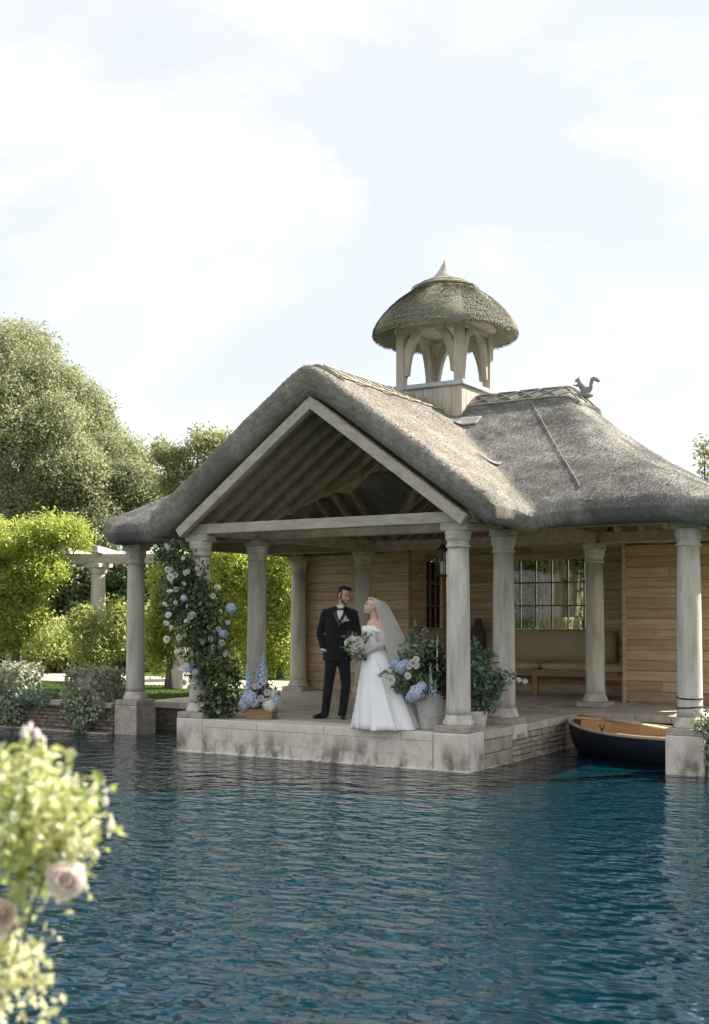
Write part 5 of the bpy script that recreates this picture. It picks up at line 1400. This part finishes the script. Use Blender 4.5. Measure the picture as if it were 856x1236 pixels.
foliage('leaves', pl([(508, 815, 26, 24, 0), (495, 795, 20, 20, .05), (522, 800, 22, 30, .1), (512, 832, 22, 12, -.05), (484, 828, 16, 12, -.05), (536, 822, 8, 16, .1)]), 1500, .06, 'lf_green', pot, aspect=.48, per=5, shell=(.2, 1.1))
foliage('dark_leaves', pl([(532, 806, 13, 20, 0), (524, 790, 12, 18, .1), (538, 812, 10, 14, 0), (512, 805, 12, 14, 0), (531, 832, 10, 12, -.05)]), 900, .055, 'lf_burg', pot, aspect=.42, per=5, shell=(.2, 1.1))
m = MB(); lc = []
for path in ([(508, 835), (500, 800), (496, 770), (500, 748)], [(508, 835), (508, 790), (511, 765), (512, 757)], [(500, 838), (482, 815), (464, 812), (455, 815)], [(500, 832), (486, 795), (480, 785)], [(515, 835), (520, 790), (523, 775)],
             [(500, 838), (478, 832), (466, 822)], [(505, 838), (492, 845), (484, 846)], [(500, 830), (490, 790), (490, 778)], [(504, 800), (503, 770), (494, 760)]):
    sprig(m, [PWt(a, b, random.uniform(-.1, .1)) for a, b in path], lc, .05)
m.build('stems', MAT['stem'], pot); leaves('eucalyptus_leaves', MAT['lf_euca'], np.array(lc), .062, pot, aspect=.62, up=.3)
for kd, a, b, r, e in (('hyd', 485, 806, 8.5, -.05), ('lil', 503, 836, 9.5, -.2), ('lil', 497, 841, 7, -.15), ('hyd', 478, 801, 6, 0), ('lil', 509, 829, 6.5, -.2), ('hyd', 490, 801, 6, -.05)):
    bloom(kd, 'hydrangea', PWt(a, b, e), r * pu, pot, jn(TOCAM, .25))
for kd, a, b, h, e, lx in (('del_', 521, 838, 34, -.2, -.05), ('del_', 525, 842, 22, -.2, .05), ('wdel', 528, 812, 40, -.05, -.02), ('wdel', 528, 800, 34, .0, .02)):
    bloom(kd, 'delphinium', PWt(a, b, e), 1, pot, (lx, 0, 1), (h * pu * (.8 if kd == 'del_' else .3), h * pu * (.8 if kd == 'del_' else .3), h * pu))
for a, b, r in ((499, 800, 5.5), (503, 804, 4.5), (494, 804, 4), (472, 821, 5.5), (492, 816, 4.5), (502, 796, 4), (468, 818, 3.5)): bloom('rose', 'rose', PWt(a, b, -.22), r * pu, pot, jn(TOCAM, .3))

# ---- pale planter behind the corner column
wb_ = np.array([1.93, .90, FZ + .002]); wu = 15.25 / F_PX
wp = thing('leafy_planter', 'pale planter with leafy green branches between the two right hand columns', 'planter', tuple(wb_))
m = MB(); m.lathe([(.12, 0), (.135, .02), (.16, .16), (.165, .21), (.15, .21), (.14, .15)], tuple(wb_), 24); m.build('planter_body', MAT['white_pot'], wp, True)
def WW(px, py, d=0.): return at(px, py, 15.22 + d)
wl_ = [(*WW(a, b, e), c * wu, c * wu * .8, d * wu) for a, b, c, d, e in ((578, 820, 20, 24, 0), (590, 835, 18, 16, 0), (582, 850, 14, 10, 0), (572, 795, 14, 20, .05), (600, 820, 16, 12, 0), (566, 830, 16, 26, .1))]
foliage('leaves', wl_, 1300, .075, 'lf_euca', wp, aspect=.55, per=5, shell=(.25, 1.08)); foliage('dark_leaves', wl_, 500, .065, 'lf_green', wp, aspect=.5, per=5)
m = MB(); lc = []
for path in ([(575, 840), (573, 790), (574, 768)], [(585, 838), (605, 818), (622, 815), (630, 822)], [(580, 835), (590, 800), (596, 790)], [(578, 830), (568, 790), (562, 775)], [(588, 840), (602, 830), (612, 826)]):
    sprig(m, [WW(a, b, random.uniform(-.1, .05)) for a, b in path], lc, .055)
m.build('stems', MAT['stem'], wp); leaves('branch_leaves', MAT['lf_euca'], np.array(lc), .07, wp, aspect=.55)
for a, b in ((626, 821), (634, 822), (573, 800), (566, 803)): bloom('rose', 'bud', WW(a, b, -.05), 3.2 * wu, wp, jn(TOCAM, .3))

# ================================================================== PEOPLE
def R3(z=0, x=0, y=0): return (Matrix.Rotation(math.radians(z), 3, 'Z') @ Matrix.Rotation(math.radians(y), 3, 'Y') @ Matrix.Rotation(math.radians(x), 3, 'X'))
def head_forms(m, c, Rm, k=1.0, female=False):
    c = Vector(c); T_ = lambda p_: c + Rm @ (Vector(p_) * k)
    def E_(p_, r_): m.ell(T_(p_), [a_ * k for a_ in r_], Rm, 16, 11)
    E_((0, .012, .03), (.074, .092, .088)); E_((0, -.022, -.035), (.060, .066, .078)); E_((0, -.060, -.094), (.026 if not female else .022, .024, .020)); E_((0, -.02, -.075), (.052 if not female else .045, .05, .032))
    m.cap(T_((0, -.088, .012)), T_((0, -.110 if not female else -.102, -.026)), .008 * k, (.013 if not female else .0095) * k); E_((0, -.074, .032), (.05, .018, .011))
    for s_ in (-1, 1):
        E_((s_ * .075, .012, -.012), (.010, .022, .032)); E_((s_ * .036, -.062, -.028), (.024, .022, .024)); E_((s_ * .013, -.098, -.030), (.010, .010, .008))
    E_((0, -.088, -.058), (.024, .012, .007)); E_((0, -.086, -.070), (.022, .012, .007))
    return T_
def hand_forms(m, wrist, dirv, palm, k=1.0, curl=.5, side=1):
    """palm with five separate bent fingers; dirv = along the hand, palm = palm normal"""
    d = Vector(dirv).normalized(); p_ = Vector(palm); p_ = (p_ - d * p_.dot(d)).normalized(); s_ = d.cross(p_) * side; w_ = Vector(wrist)
    rot = Matrix((d, s_, p_)).transposed()
    m.ell(w_ + d * .05 * k, (.055 * k, .040 * k, .017 * k), rot)
    for i, (off, ln_) in enumerate(((-.030, .062), (-.010, .074), (.011, .078), (.031, .070))):
        a_ = w_ + d * .088 * k + s_ * off * k; r_ = .0088 * k
        b_ = a_ + (d * math.cos(curl) + p_ * math.sin(curl)) * ln_ * .5 * k
        c_ = b_ + (d * math.cos(curl * 2.2) + p_ * math.sin(curl * 2.2)) * ln_ * .5 * k
        m.cap(a_, b_, r_, r_ * .92, 8); m.cap(b_, c_, r_ * .92, r_ * .78, 8)
    a_ = w_ + d * .028 * k + s_ * .032 * k; b_ = a_ + (d * .6 + s_ * .7 + p_ * .3).normalized() * .036 * k; c_ = b_ + (d * .85 + s_ * .15 + p_ * .5).normalized() * .03 * k
    m.cap(a_, b_, .011 * k, .0095 * k, 8); m.cap(b_, c_, .0095 * k, .008 * k, 8)
def rings_loft(m, rows, n_=40, pw=1.0, fold=None):
    """rows = (z, cx, cy, rx, ry)"""
    rg = []
    for z_, cx, cy, rx, ry in rows:
        r_ = []
        for i in range(n_):
            t_ = 2 * math.pi * i / n_; f_ = fold(t_, z_) if fold else 0
            r_.append((cx + (rx * (1 + f_)) * math.cos(t_), cy + (ry * (1 + f_)) * math.sin(t_), z_))
        rg.append(r_)
    m.loft(rg)

# ---- groom (local frame: +x camera right, -y towards the camera)
gl_ = onz(409, 867.5, FZ)
groom = thing('person', 'man in a black tuxedo with bow tie, hand in pocket, smiling at the bride', 'person', (gl_[0], gl_[1], FZ), YAW)
HG = Vector((.078, -.015, 1.705)); RG = R3(z=42, x=14, y=6)
groom.scale = (.93, .95, 1.0)
b = MB(); TG = head_forms(b, HG, RG, 1.03)
b.cap((.028, .0, 1.50), HG + Vector((-.015, .012, -.07)), .062, .056)
b.cap((-.19, .01, 1.42), (-.275, .03, 1.18), .04, .034); b.cap((-.275, .03, 1.18), (-.225, -.05, .97), .034, .030)
b.cap((.21, .01, 1.42), (.285, .02, 1.16), .04, .034); b.cap((.285, .02, 1.16), (.235, -.06, .90), .034, .030)
b.cap((0, .0, 1.38), (-.01, 0, .95), .10, .10); b.cap((-.17, .01, 1.42), (.19, .01, 1.42), .05, .05)
for hp, kn, an in (((-.095, 0, .92), (-.15, -.03, .48), (-.205, .02, .09)), ((.065, 0, .92), (.105, -.04, .47), (.055, .0, .09))):
    b.cap(hp, kn, .085, .055); b.cap(kn, an, .055, .038)
hand_forms(b, (.235, -.06, .895), (-.12, -.12, -1), (-1, -.1, 0), 1.0, .45, 1)
hand_forms(b, (-.222, -.05, .955), (.85, .1, -.9), (.6, .2, .8), .9, .2, -1)
blob('body', b, .0065, MAT['skin_m'], groom, 4, False)
TR = [(.80, -.02, .01, .220, .152), (.88, -.022, .01, .218, .150), (.98, -.02, .008, .205, .143), (1.09, -.015, .005, .187, .132), (1.20, -.005, .003, .197, .136), (1.32, .005, .0, .215, .140), (1.42, .008, .0, .222, .130), (1.48, .01, .005, .205, .112), (1.525, .018, .012, .150, .092), (1.56, .025, .015, .085, .070)]
j = MB(); rings_loft(j, TR, 44); j.cap((-.185, .008, 1.455), (.205, .008, 1.455), .074, .074, 16); j.cap((-.17, .012, 1.47), (-.02, .015, 1.525), .058, .05); j.cap((.19, .012, 1.47), (.06, .015, 1.525), .058, .05)
j.cap((-.198, .01, 1.452), (-.282, .035, 1.185), .072, .060, 14); j.cap((-.282, .035, 1.185), (-.232, -.05, .985), .060, .050, 14)
j.cap((.218, .01, 1.452), (.29, .025, 1.165), .072, .060, 14); j.cap((.29, .025, 1.165), (.242, -.05, .925), .060, .048, 14)
blob('jacket', j, .010, MAT['tuxedo'], groom, 5, False)
t_ = MB(); rings_loft(t_, [(.80, -.015, .005, .165, .125), (.95, -.015, .005, .175, .13)], 32)
for hp, kn, an in (((-.098, 0, .90), (-.152, -.025, .48), (-.205, .022, .07)), ((.068, 0, .90), (.107, -.035, .47), (.055, .004, .07))):
    t_.cap(hp, kn, .105, .076, 16); t_.cap(kn, an, .076, .062, 16); t_.ell(Vector(an) + Vector((-.01, -.02, -.005)), (.066, .072, .035))
blob('trousers', t_, .010, MAT['tuxedo'], groom, 5, False)
for heel, toe in (((-.20, .045, .045), (-.365, -.075, .034)), ((.055, .05, .045), (.065, -.19, .034))):
    sh_ = MB(); h_, e_ = Vector(heel), Vector(toe); dv = (e_ - h_)
    sh_.cap(h_, h_ + dv * .35, .042, .044); sh_.cap(h_ + dv * .35 - Vector((0, 0, .004)), h_ + dv * .75 - Vector((0, 0, .008)), .046, .040); sh_.cap(h_ + dv * .75 - Vector((0, 0, .008)), e_ - Vector((0, 0, .006)), .038, .026)
    for v_ in range(len(sh_.v)):
        x_, y_, z_ = sh_.v[v_]; sh_.v[v_] = (x_, y_, max(z_, .004))
    blob('shoe', sh_, .008, MAT['shoe'], groom, 3, False)
def tor_front(x_, z_, off=.012):
    zs_ = [r_[0] for r_ in TR]; cx = np.interp(z_, zs_, [r_[1] for r_ in TR]); cy = np.interp(z_, zs_, [r_[2] for r_ in TR]); rx = np.interp(z_, zs_, [r_[3] for r_ in TR]); ry = np.interp(z_, zs_, [r_[4] for r_ in TR])
    q_ = max(.05, 1 - ((x_ - cx) / rx) ** 2); return (x_, cy - ry * math.sqrt(q_) - off, z_)
def patch(name, left, right, mat, par, off=.012, nx=6, th=.006):
    """surface between two polylines of (x, z) laid on the chest"""
    m_ = MB(); V = []; n_ = 12
    def smp(pl_, t_):
        d_ = np.linspace(0, 1, len(pl_)); return np.interp(t_, d_, [q_[0] for q_ in pl_]), np.interp(t_, d_, [q_[1] for q_ in pl_])
    for i in range(n_ + 1):
        a_, c_ = smp(left, i / n_), smp(right, i / n_)
        for k_ in range(nx + 1):
            f_ = k_ / nx; V.append(tor_front(a_[0] + (c_[0] - a_[0]) * f_, a_[1] + (c_[1] - a_[1]) * f_, off))
    F = [(i * (nx + 1) + k_, i * (nx + 1) + k_ + 1, (i + 1) * (nx + 1) + k_ + 1, (i + 1) * (nx + 1) + k_) for i in range(n_) for k_ in range(nx)]
    m_.add(V, F); o_ = m_.build(name, MAT[mat], par, True, False); sd = o_.modifiers.new('s', 'SOLIDIFY'); sd.thickness = th; sd.offset = 0; return o_
patch('shirt', [(-.028, 1.545), (-.025, 1.46), (.005, 1.37)], [(.085, 1.545), (.065, 1.46), (.015, 1.37)], 'shirt', groom, .008)
patch('lapel', [(-.05, 1.555), (-.085, 1.46), (-.075, 1.42), (.0, 1.27)], [(-.028, 1.55), (-.028, 1.46), (-.015, 1.42), (.008, 1.34)], 'satin_black', groom, .016)
patch('lapel', [(.085, 1.55), (.066, 1.46), (.045, 1.40), (-.03, 1.24)], [(.105, 1.55), (.135, 1.45), (.12, 1.41), (-.01, 1.23)], 'satin_black', groom, .018)
m = MB(); m.lathe([(.074, 0), (.072, .02), (.066, .045), (.064, .045), (.068, .0)], (.027, .004, 1.53), 24); m.build('collar', MAT['shirt'], groom, True, False)
bt = MB()
for s_ in (-1, 1):
    c_ = Vector(tor_front(.026, 1.518, .03)); bt.add([c_ + Vector((s_ * .004, 0, .008)), c_ + Vector((s_ * .058, .012, .026)), c_ + Vector((s_ * .060, .012, -.024)), c_ + Vector((s_ * .004, 0, -.008)),
                                                      c_ + Vector((s_ * .004, .014, .008)), c_ + Vector((s_ * .058, .024, .026)), c_ + Vector((s_ * .060, .024, -.024)), c_ + Vector((s_ * .004, .014, -.008))], [(0, 1, 2, 3), (7, 6, 5, 4), (0, 4, 5, 1), (1, 5, 6, 2), (2, 6, 7, 3)])
bt.ell(Vector(tor_front(.026, 1.518, .03)), (.011, .012, .013)); bt.build('bow_tie', MAT['satin_black'], groom, False, False)
m = MB(); m.lathe([(.047, 0), (.05, .012), (.047, .025)], (0, 0, 0), 16)
m.v = [tuple(Matrix.Rotation(.25, 3, 'Y') @ Vector(v_) + Vector((-.230, -.055, .945))) for v_ in m.v]; m.build('cuff', MAT['shirt'], groom, True, False)
fl = bpy.data.objects.new('boutonniere', None); link(fl); fl.parent = groom; fl.empty_display_size = .05; fl.location = tor_front(.10, 1.37, .02)
for dx, dz, r_ in ((0, .02, .022), (-.02, -.005, .02), (.022, -.006, .019), (.004, .048, .014), (-.045, -.02, .013), (.045, .0, .013)):
    o_ = link(bpy.data.objects.new('rose', ME['rose'])); o_.parent = fl; o_.location = (dx, -.012, dz); o_.rotation_euler = (math.pi / 2, random.uniform(0, 3), 0); o_.scale = (r_, r_, r_)
leaves('leaf', MAT['lf_green'], np.array([(random.uniform(-.04, .04), -.004, random.uniform(-.05, .05)) for k in range(14)]), .03, fl, False)
hr = MB()
for p_, r_ in (((0, .034, .058), (.080, .084, .076)), ((0, .06, .0), (.070, .050, .065)), ((0, -.035, .110), (.062, .052, .026)), ((.02, -.062, .108), (.045, .030, .022))): hr.ell(TG(p_), r_, RG, 16, 11)
for s_ in (-1, 1): hr.cap(TG((s_ * .074, -.008, .045)), TG((s_ * .073, -.014, -.005)), .013, .008)
blob('hair', hr, .007, MAT['hair_d'], groom, 3, False)
bd = MB()
for p_, r_ in (((0, -.026, -.066), (.0575, .058, .046)), ((0, -.061, -.096), (.030, .027, .022))): bd.ell(TG(p_), r_, RG, 16, 11)
for s_ in (-1, 1): bd.cap(TG((s_ * .066, -.012, -.01)), TG((s_ * .052, -.045, -.06)), .010, .012); bd.cap(TG((s_ * .003, -.0985, -.046)), TG((s_ * .026, -.088, -.052)), .006, .005)
blob('beard', bd, .006, MAT['beard'], groom, 2, False)
def face_bits(T_, Rm, par, k=1.0, brow='hair_d', smile=True):
    m_ = MB()
    for s_ in (-1, 1): m_.ell(T_((s_ * .029, -.0845, .006)), (.012 * k, .006 * k, .0055 * k), Rm, 10, 6)
    m_.build('eyes', MAT['eye'], par, True, False)
    m_ = MB()
    for s_ in (-1, 1): m_.cap(T_((s_ * .014, -.0935, .028)), T_((s_ * .046, -.079, .030)), .0042 * k, .0032 * k, 6)
    m_.build('eyebrows', MAT[brow], par, True, False)
    m_ = MB(); m_.tube([T_((-.026, -.088, -.056)), T_((-.012, -.0975, -.063)), T_((0, -.0995, -.065)), T_((.012, -.0975, -.063)), T_((.026, -.088, -.056))], [.003 * k, .0048 * k, .005 * k, .0048 * k, .003 * k], 8); m_.build('lips', MAT['lip'], par, True, False)
    if smile:
        m_ = MB(); m_.tube([T_((-.019, -.0945, -.0565)), T_((0, -.1015, -.0605)), T_((.019, -.0945, -.0565))], [.0028 * k, .0042 * k, .0028 * k], 8); m_.build('teeth', MAT['teeth'], par, True, False)
face_bits(TG, RG, groom)

# ---- bride
bl_ = onz(453, 877.5, FZ)
bride = thing('person', 'woman in a white off shoulder wedding gown and long veil looking up at the groom', 'person', (bl_[0], bl_[1], FZ), YAW)
HB = Vector((-.05, -.02, 1.545)); RB = R3(z=-68, x=-14); KB = .94
b = MB(); TB = head_forms(b, HB, RB, KB, True)
b.cap((-.005, .0, 1.33), HB + Vector((.022, .005, -.055)), .050, .043)
b.cap((.035, -.12, 1.315), (-.045, .13, 1.32), .052, .05); b.cap((-.01, 0, 1.30), (-.02, .0, 1.05), .10, .085); b.ell((-.055, -.02, 1.27), (.07, .11, .07))
b.cap((-.02, 0, 1.0), (0, 0, .75), .12, .13); b.cap((-.03, -.08, .75), (-.03, -.08, .06), .07, .035); b.cap((-.03, .08, .75), (-.03, .08, .06), .07, .035)
SHN, ELN, WRN = Vector((.045, -.125, 1.31)), Vector((.085, -.165, 1.07)), Vector((-.135, -.20, .955))
b.cap(SHN, ELN, .045, .036); b.cap(ELN, WRN, .035, .024)
SHF, ELF, WRF = Vector((-.055, .14, 1.31)), Vector((-.09, .12, 1.08)), Vector((-.17, -.06, .965))
b.cap(SHF, ELF, .043, .034); b.cap(ELF, WRF, .034, .024)
hand_forms(b, WRN, (-1, .05, .12), (.1, 1, .1), .9, .6, -1); hand_forms(b, WRF, (-1, -.35, .05), (.2, -1, 0), .9, .6, 1)
blob('body', b, .006, MAT['skin_f'], bride, 7, False)
bo = MB(); rings_loft(bo, [(1.00, -.018, -.01, .118, .132), (1.08, -.018, -.01, .118, .134), (1.16, -.022, -.008, .128, .145), (1.23, -.032, -.005, .143, .158), (1.275, -.034, 0, .142, .160), (1.30, -.03, 0, .134, .156)], 44)
bo.ell((-.115, -.06, 1.25), (.055, .06, .05)); bo.ell((-.115, .06, 1.25), (.055, .06, .05))
blob('bodice', bo, .009, MAT['dress'], bride, 4, False)
def skf(t_, z_):
    k_ = max(0, 1 - z_) ** 1.1
    return k_ * (.075 * math.sin(7 * t_ + 1.1 + 1.5 * (1 - z_)) + .05 * math.sin(12 * t_ + .4 - z_) + .028 * math.sin(21 * t_ + 2 * z_)) 
SK = [(1.03, -.13, .10, .13), (.99, -.138, .118, .145), (.94, -.15, .155, .19), (.86, -.162, .215, .24), (.76, -.175, .28, .29), (.64, -.195, .345, .34), (.50, -.218, .415, .40), (.36, -.24, .475, .45), (.22, -.26, .535, .50), (.12, -.272, .575, .535), (.05, -.28, .605, .56), (.015, -.285, .63, .58), (.004, -.283, .625, .575)]
m = MB(); rings_loft(m, [(z_, (a_ + c_) / 2, 0.0, (c_ - a_) / 2, d_) for z_, a_, c_, d_ in SK], 120, fold=skf); o = m.build('skirt', MAT['dress'], bride, True, False)
# overskirt panel falling from the waist at the front
m = MB(); V = []
for i in range(15):
    z_ = 1.0 - i / 14 * .985; a_ = np.interp(-z_, [-r_[0] for r_ in SK], [r_[1] for r_ in SK]); c_ = np.interp(-z_, [-r_[0] for r_ in SK], [r_[2] for r_ in SK]); d_ = np.interp(-z_, [-r_[0] for r_ in SK], [r_[3] for r_ in SK])
    for k_ in range(17):
        t_ = math.radians(268 - k_ * 5.2 + 14 * (1 - z_)); f_ = 1.05 + .03 * math.sin(k_ * 1.3) * (1 - z_)
        V.append(((a_ + c_) / 2 + (c_ - a_) / 2 * f_ * math.cos(t_), d_ * f_ * math.sin(t_), max(z_, .008)))
m.add(V, [(i * 17 + k_, i * 17 + k_ + 1, (i + 1) * 17 + k_ + 1, (i + 1) * 17 + k_) for i in range(14) for k_ in range(16)])
o = m.build('overskirt', MAT['dress'], bride, True, False); sd = o.modifiers.new('s', 'SOLIDIFY'); sd.thickness = .006
for nm, S_, E_, W_ in (('sleeve', SHN, ELN, WRN), ('sleeve', SHF, ELF, WRF)):
    m = MB(); a_ = S_.lerp(E_, .36); pts = [a_, a_.lerp(E_, .3), a_.lerp(E_, .65), E_, E_.lerp(W_, .18), E_.lerp(W_, .45), E_.lerp(W_, .75), W_]
    m.tube(pts, [.056, .068, .066, .058, .056, .046, .038, .028], 20, False); o = m.build(nm, MAT['sleeve'], bride, True, False)
m = MB(); m.tube([SHN.lerp(ELN, .34) + Vector((.03, .0, 0)), SHN.lerp(ELN, .32) + Vector((-.035, -.045, 0)), (-.11, -.10, 1.27), (-.15, -.02, 1.275), (-.13, .08, 1.275)], [.02, .024, .022, .02, .018], 10); m.build('neckline_trim', MAT['dress'], bride, True, False)
hr = MB()
for p_, r_ in (((0, .034, .055), (.080, .086, .076)), ((0, .07, .01), (.066, .05, .07)), ((0, .105, .0), (.05, .042, .05)), ((0, -.02, .10), (.066, .06, .028))): hr.ell(TB(p_), [q_ * KB for q_ in r_], RB, 16, 11)
for s_ in (-1, 1): hr.ell(TB((s_ * .070, .01, .03)), (.014, .035, .035), RB)
blob('hair', hr, .007, MAT['hair_b'], bride, 3, False)
face_bits(TB, RB, bride, KB, 'hair_b')
m = MB(); V = []; NV, NH = 26, 41
zr = [1.635, 1.625, 1.58, 1.50, 1.38, 1.25, 1.10, .95, .80, .62, .45]; er = [.03, .10, .155, .205, .265, .325, .40, .46, .51, .55, .58]; bx = [-.01, .0, .01, .03, .06, .09, .13, .18, .24, .30, .34]; wy = [.05, .085, .10, .115, .14, .17, .21, .25, .28, .31, .33]
for i in range(NV):
    f_ = i / (NV - 1); z_ = 1.64 - (f_ ** 1.15) * 1.16; ii_ = lambda a_: np.interp(-z_, [-q_ for q_ in zr], a_)
    for k_ in range(NH):
        p_ = math.radians(-95 + 190 * k_ / (NH - 1)); w_ = 1 + f_ * (.07 * math.sin(k_ * 1.25 + f_ * 2) + .04 * math.sin(k_ * 2.3 + 1))
        V.append((ii_(bx) + (ii_(er) - ii_(bx)) * math.cos(p_) * w_, ii_(wy) * math.sin(p_) * w_ - .01, z_))
m.add(V, [(i * NH + k_, i * NH + k_ + 1, (i + 1) * NH + k_ + 1, (i + 1) * NH + k_) for i in range(NV - 1) for k_ in range(NH - 1)])
m.build('veil', MAT['veil'], bride, True, False)

# ---- bouquet (held)
Mb = Matrix.Translation((bl_[0], bl_[1], FZ)) @ Matrix.Rotation(YAW, 4, 'Z')
bc = np.array(Mb @ Vector((-.275, -.20, 1.055)))
bq = thing('bouquet', 'loose round bouquet of ivory roses held between the couple', 'bouquet', tuple(bc))
for k in range(30):
    d = rng.normal(size=3); d /= np.linalg.norm(d); d = d - np.array([0, 0, .1])
    d = d * .6 + np.array(TOCAM) * .55 + rng.normal(size=3) * .12
    q_ = bc + d * np.array([.14, .11, .145])
    bloom('rose' if k % 5 else 'blush', 'rose', q_, random.uniform(.026, .044), bq, tuple(d + rng.normal(size=3) * .15))
foliage('leaves', [(bc[0], bc[1], bc[2], .14, .11, .14)], 150, .055, 'lf_green', bq, per=3, shell=(.5, 1.15))
foliage('trailing_leaves', [(*np.array(Mb @ Vector((-.20, -.20, .93))), .11, .06, .07), (*np.array(Mb @ Vector((-.13, -.2, 1.15))), .08, .05, .05)], 90, .05, 'lf_euca', bq, per=3, shell=(.4, 1.1), droop=.8)
m = MB()
for k in range(9):
    a_ = bc + rng.normal(size=3) * .02; m.tube([a_, np.array(Mb @ Vector((-.165 + random.uniform(-.02, .02), -.19 + random.uniform(-.02, .02), .94))), np.array(Mb @ Vector((-.13 + random.uniform(-.03, .03), -.17, .86)))], .005, 5)
m.build('stems', MAT['stem'], bq)

# ================================================================== FOREGROUND ROSE BUSH
rd_ = 2.35; ru = rd_ / F_PX
rb0 = at(-10, 1180, rd_ + .12)
bush = thing('rose_bush', 'blurred sunlit rose bush with pale pink blooms on the near bank', 'rose bush', (rb0[0], rb0[1], GZ))
def RW(px, py, d=0.): return at(px, py, rd_ + d)
ul = [(30, 960, 52, 52), (62, 985, 46, 50), (18, 1020, 46, 48), (70, 1020, 40, 30), (-10, 970, 40, 70), (34, 915, 30, 22), (95, 960, 22, 18), (105, 990, 18, 14), (45, 1060, 40, 20), (90, 1035, 16, 16)]
ll = [(12, 1105, 22, 16), (8, 1150, 32, 30), (30, 1180, 22, 34), (5, 1210, 34, 40), (46, 1150, 14, 12), (52, 1205, 10, 30), (-15, 1130, 30, 40)]
def rl(L_, e=0): return [(*RW(a, b, e + random.uniform(-.05, .12)), c * ru, c * ru, d * ru) for a, b, c, d in L_]
P_, N_ = lobe_points(rl(ul), 270, 4, .022, (.2, 1.22)); leaves('leaves', MAT['lf_rose'], P_, .026, bush, aspect=.62, up=.4)
P_, N_ = lobe_points(rl(ll), 130, 4, .02, (.2, 1.25)); leaves('yellowed_leaves', MAT['lf_rosey'], P_, .022, bush, aspect=.62, up=.3, droop=.5)
P_, N_ = lobe_points(rl(ul), 130, 4, .018, (.5, 1.22)); leaves('pale_leaves', MAT['lf_rosew'], P_, .024, bush, aspect=.6, up=.3)  # scattered leaves with the bright highlight put into their colour
m = MB()
for path in ([(-20, 1330), (5, 1180), (20, 1060), (34, 930), (36, 886)], [(-20, 1330), (20, 1150), (60, 1040), (90, 980), (112, 955)], [(-30, 1330), (-5, 1120), (10, 980), (30, 930)], [(20, 1060), (80, 1010), (128, 972)], [(20, 1060), (60, 1060), (78, 1064)],
             [(60, 1040), (100, 1010), (132, 998)], [(34, 930), (44, 900), (46, 888)], [(60, 960), (78, 930), (83, 914)], [(0, 1200), (30, 1150), (62, 1158)], [(-5, 1120), (0, 1105)]):
    m.tube([RW(a, b, .02) for a, b in path], .003, 5)
m.tube([(rb0[0], rb0[1], GZ - .02), RW(-20, 1330, .05)], [.012, .006], 6)
m.build('stems', MAT['stem'], bush)
for a, b, r_, kd in ((84, 1066, 25, 'blush'), (72, 1058, 17, 'blush'), (4, 1104, 20, 'pink'), (2, 1120, 15, 'rose')): bloom(kd, 'bloom', RW(a, b, -.03), r_ * ru, bush, jn((.4, -.7, .3), .2))
bud = MB(); bud.lathe([(.1, -1), (.5, -.7), (.62, -.2), (.5, .4), (.2, .85), (.03, 1)], (0, 0, 0), 10); me_bud = mesh_of(bud, 'bud', MAT['blush_petal'], True)
for a, b, r_ in ((36, 878, 6.5), (45, 886, 6.5), (52, 892, 5), (83, 911, 6), (113, 951, 6), (127, 967, 6), (134, 996, 7), (112, 1031, 6), (28, 884, 5)):
    o_ = link(bpy.data.objects.new('bud', me_bud)); o_.parent = bush; o_.location = RW(a, b, 0) - np.array(bush.location); o_.scale = (r_ * ru, r_ * ru, r_ * ru * 1.15); o_.rotation_euler = (random.uniform(-.4, .4), random.uniform(-.4, .4), 0)
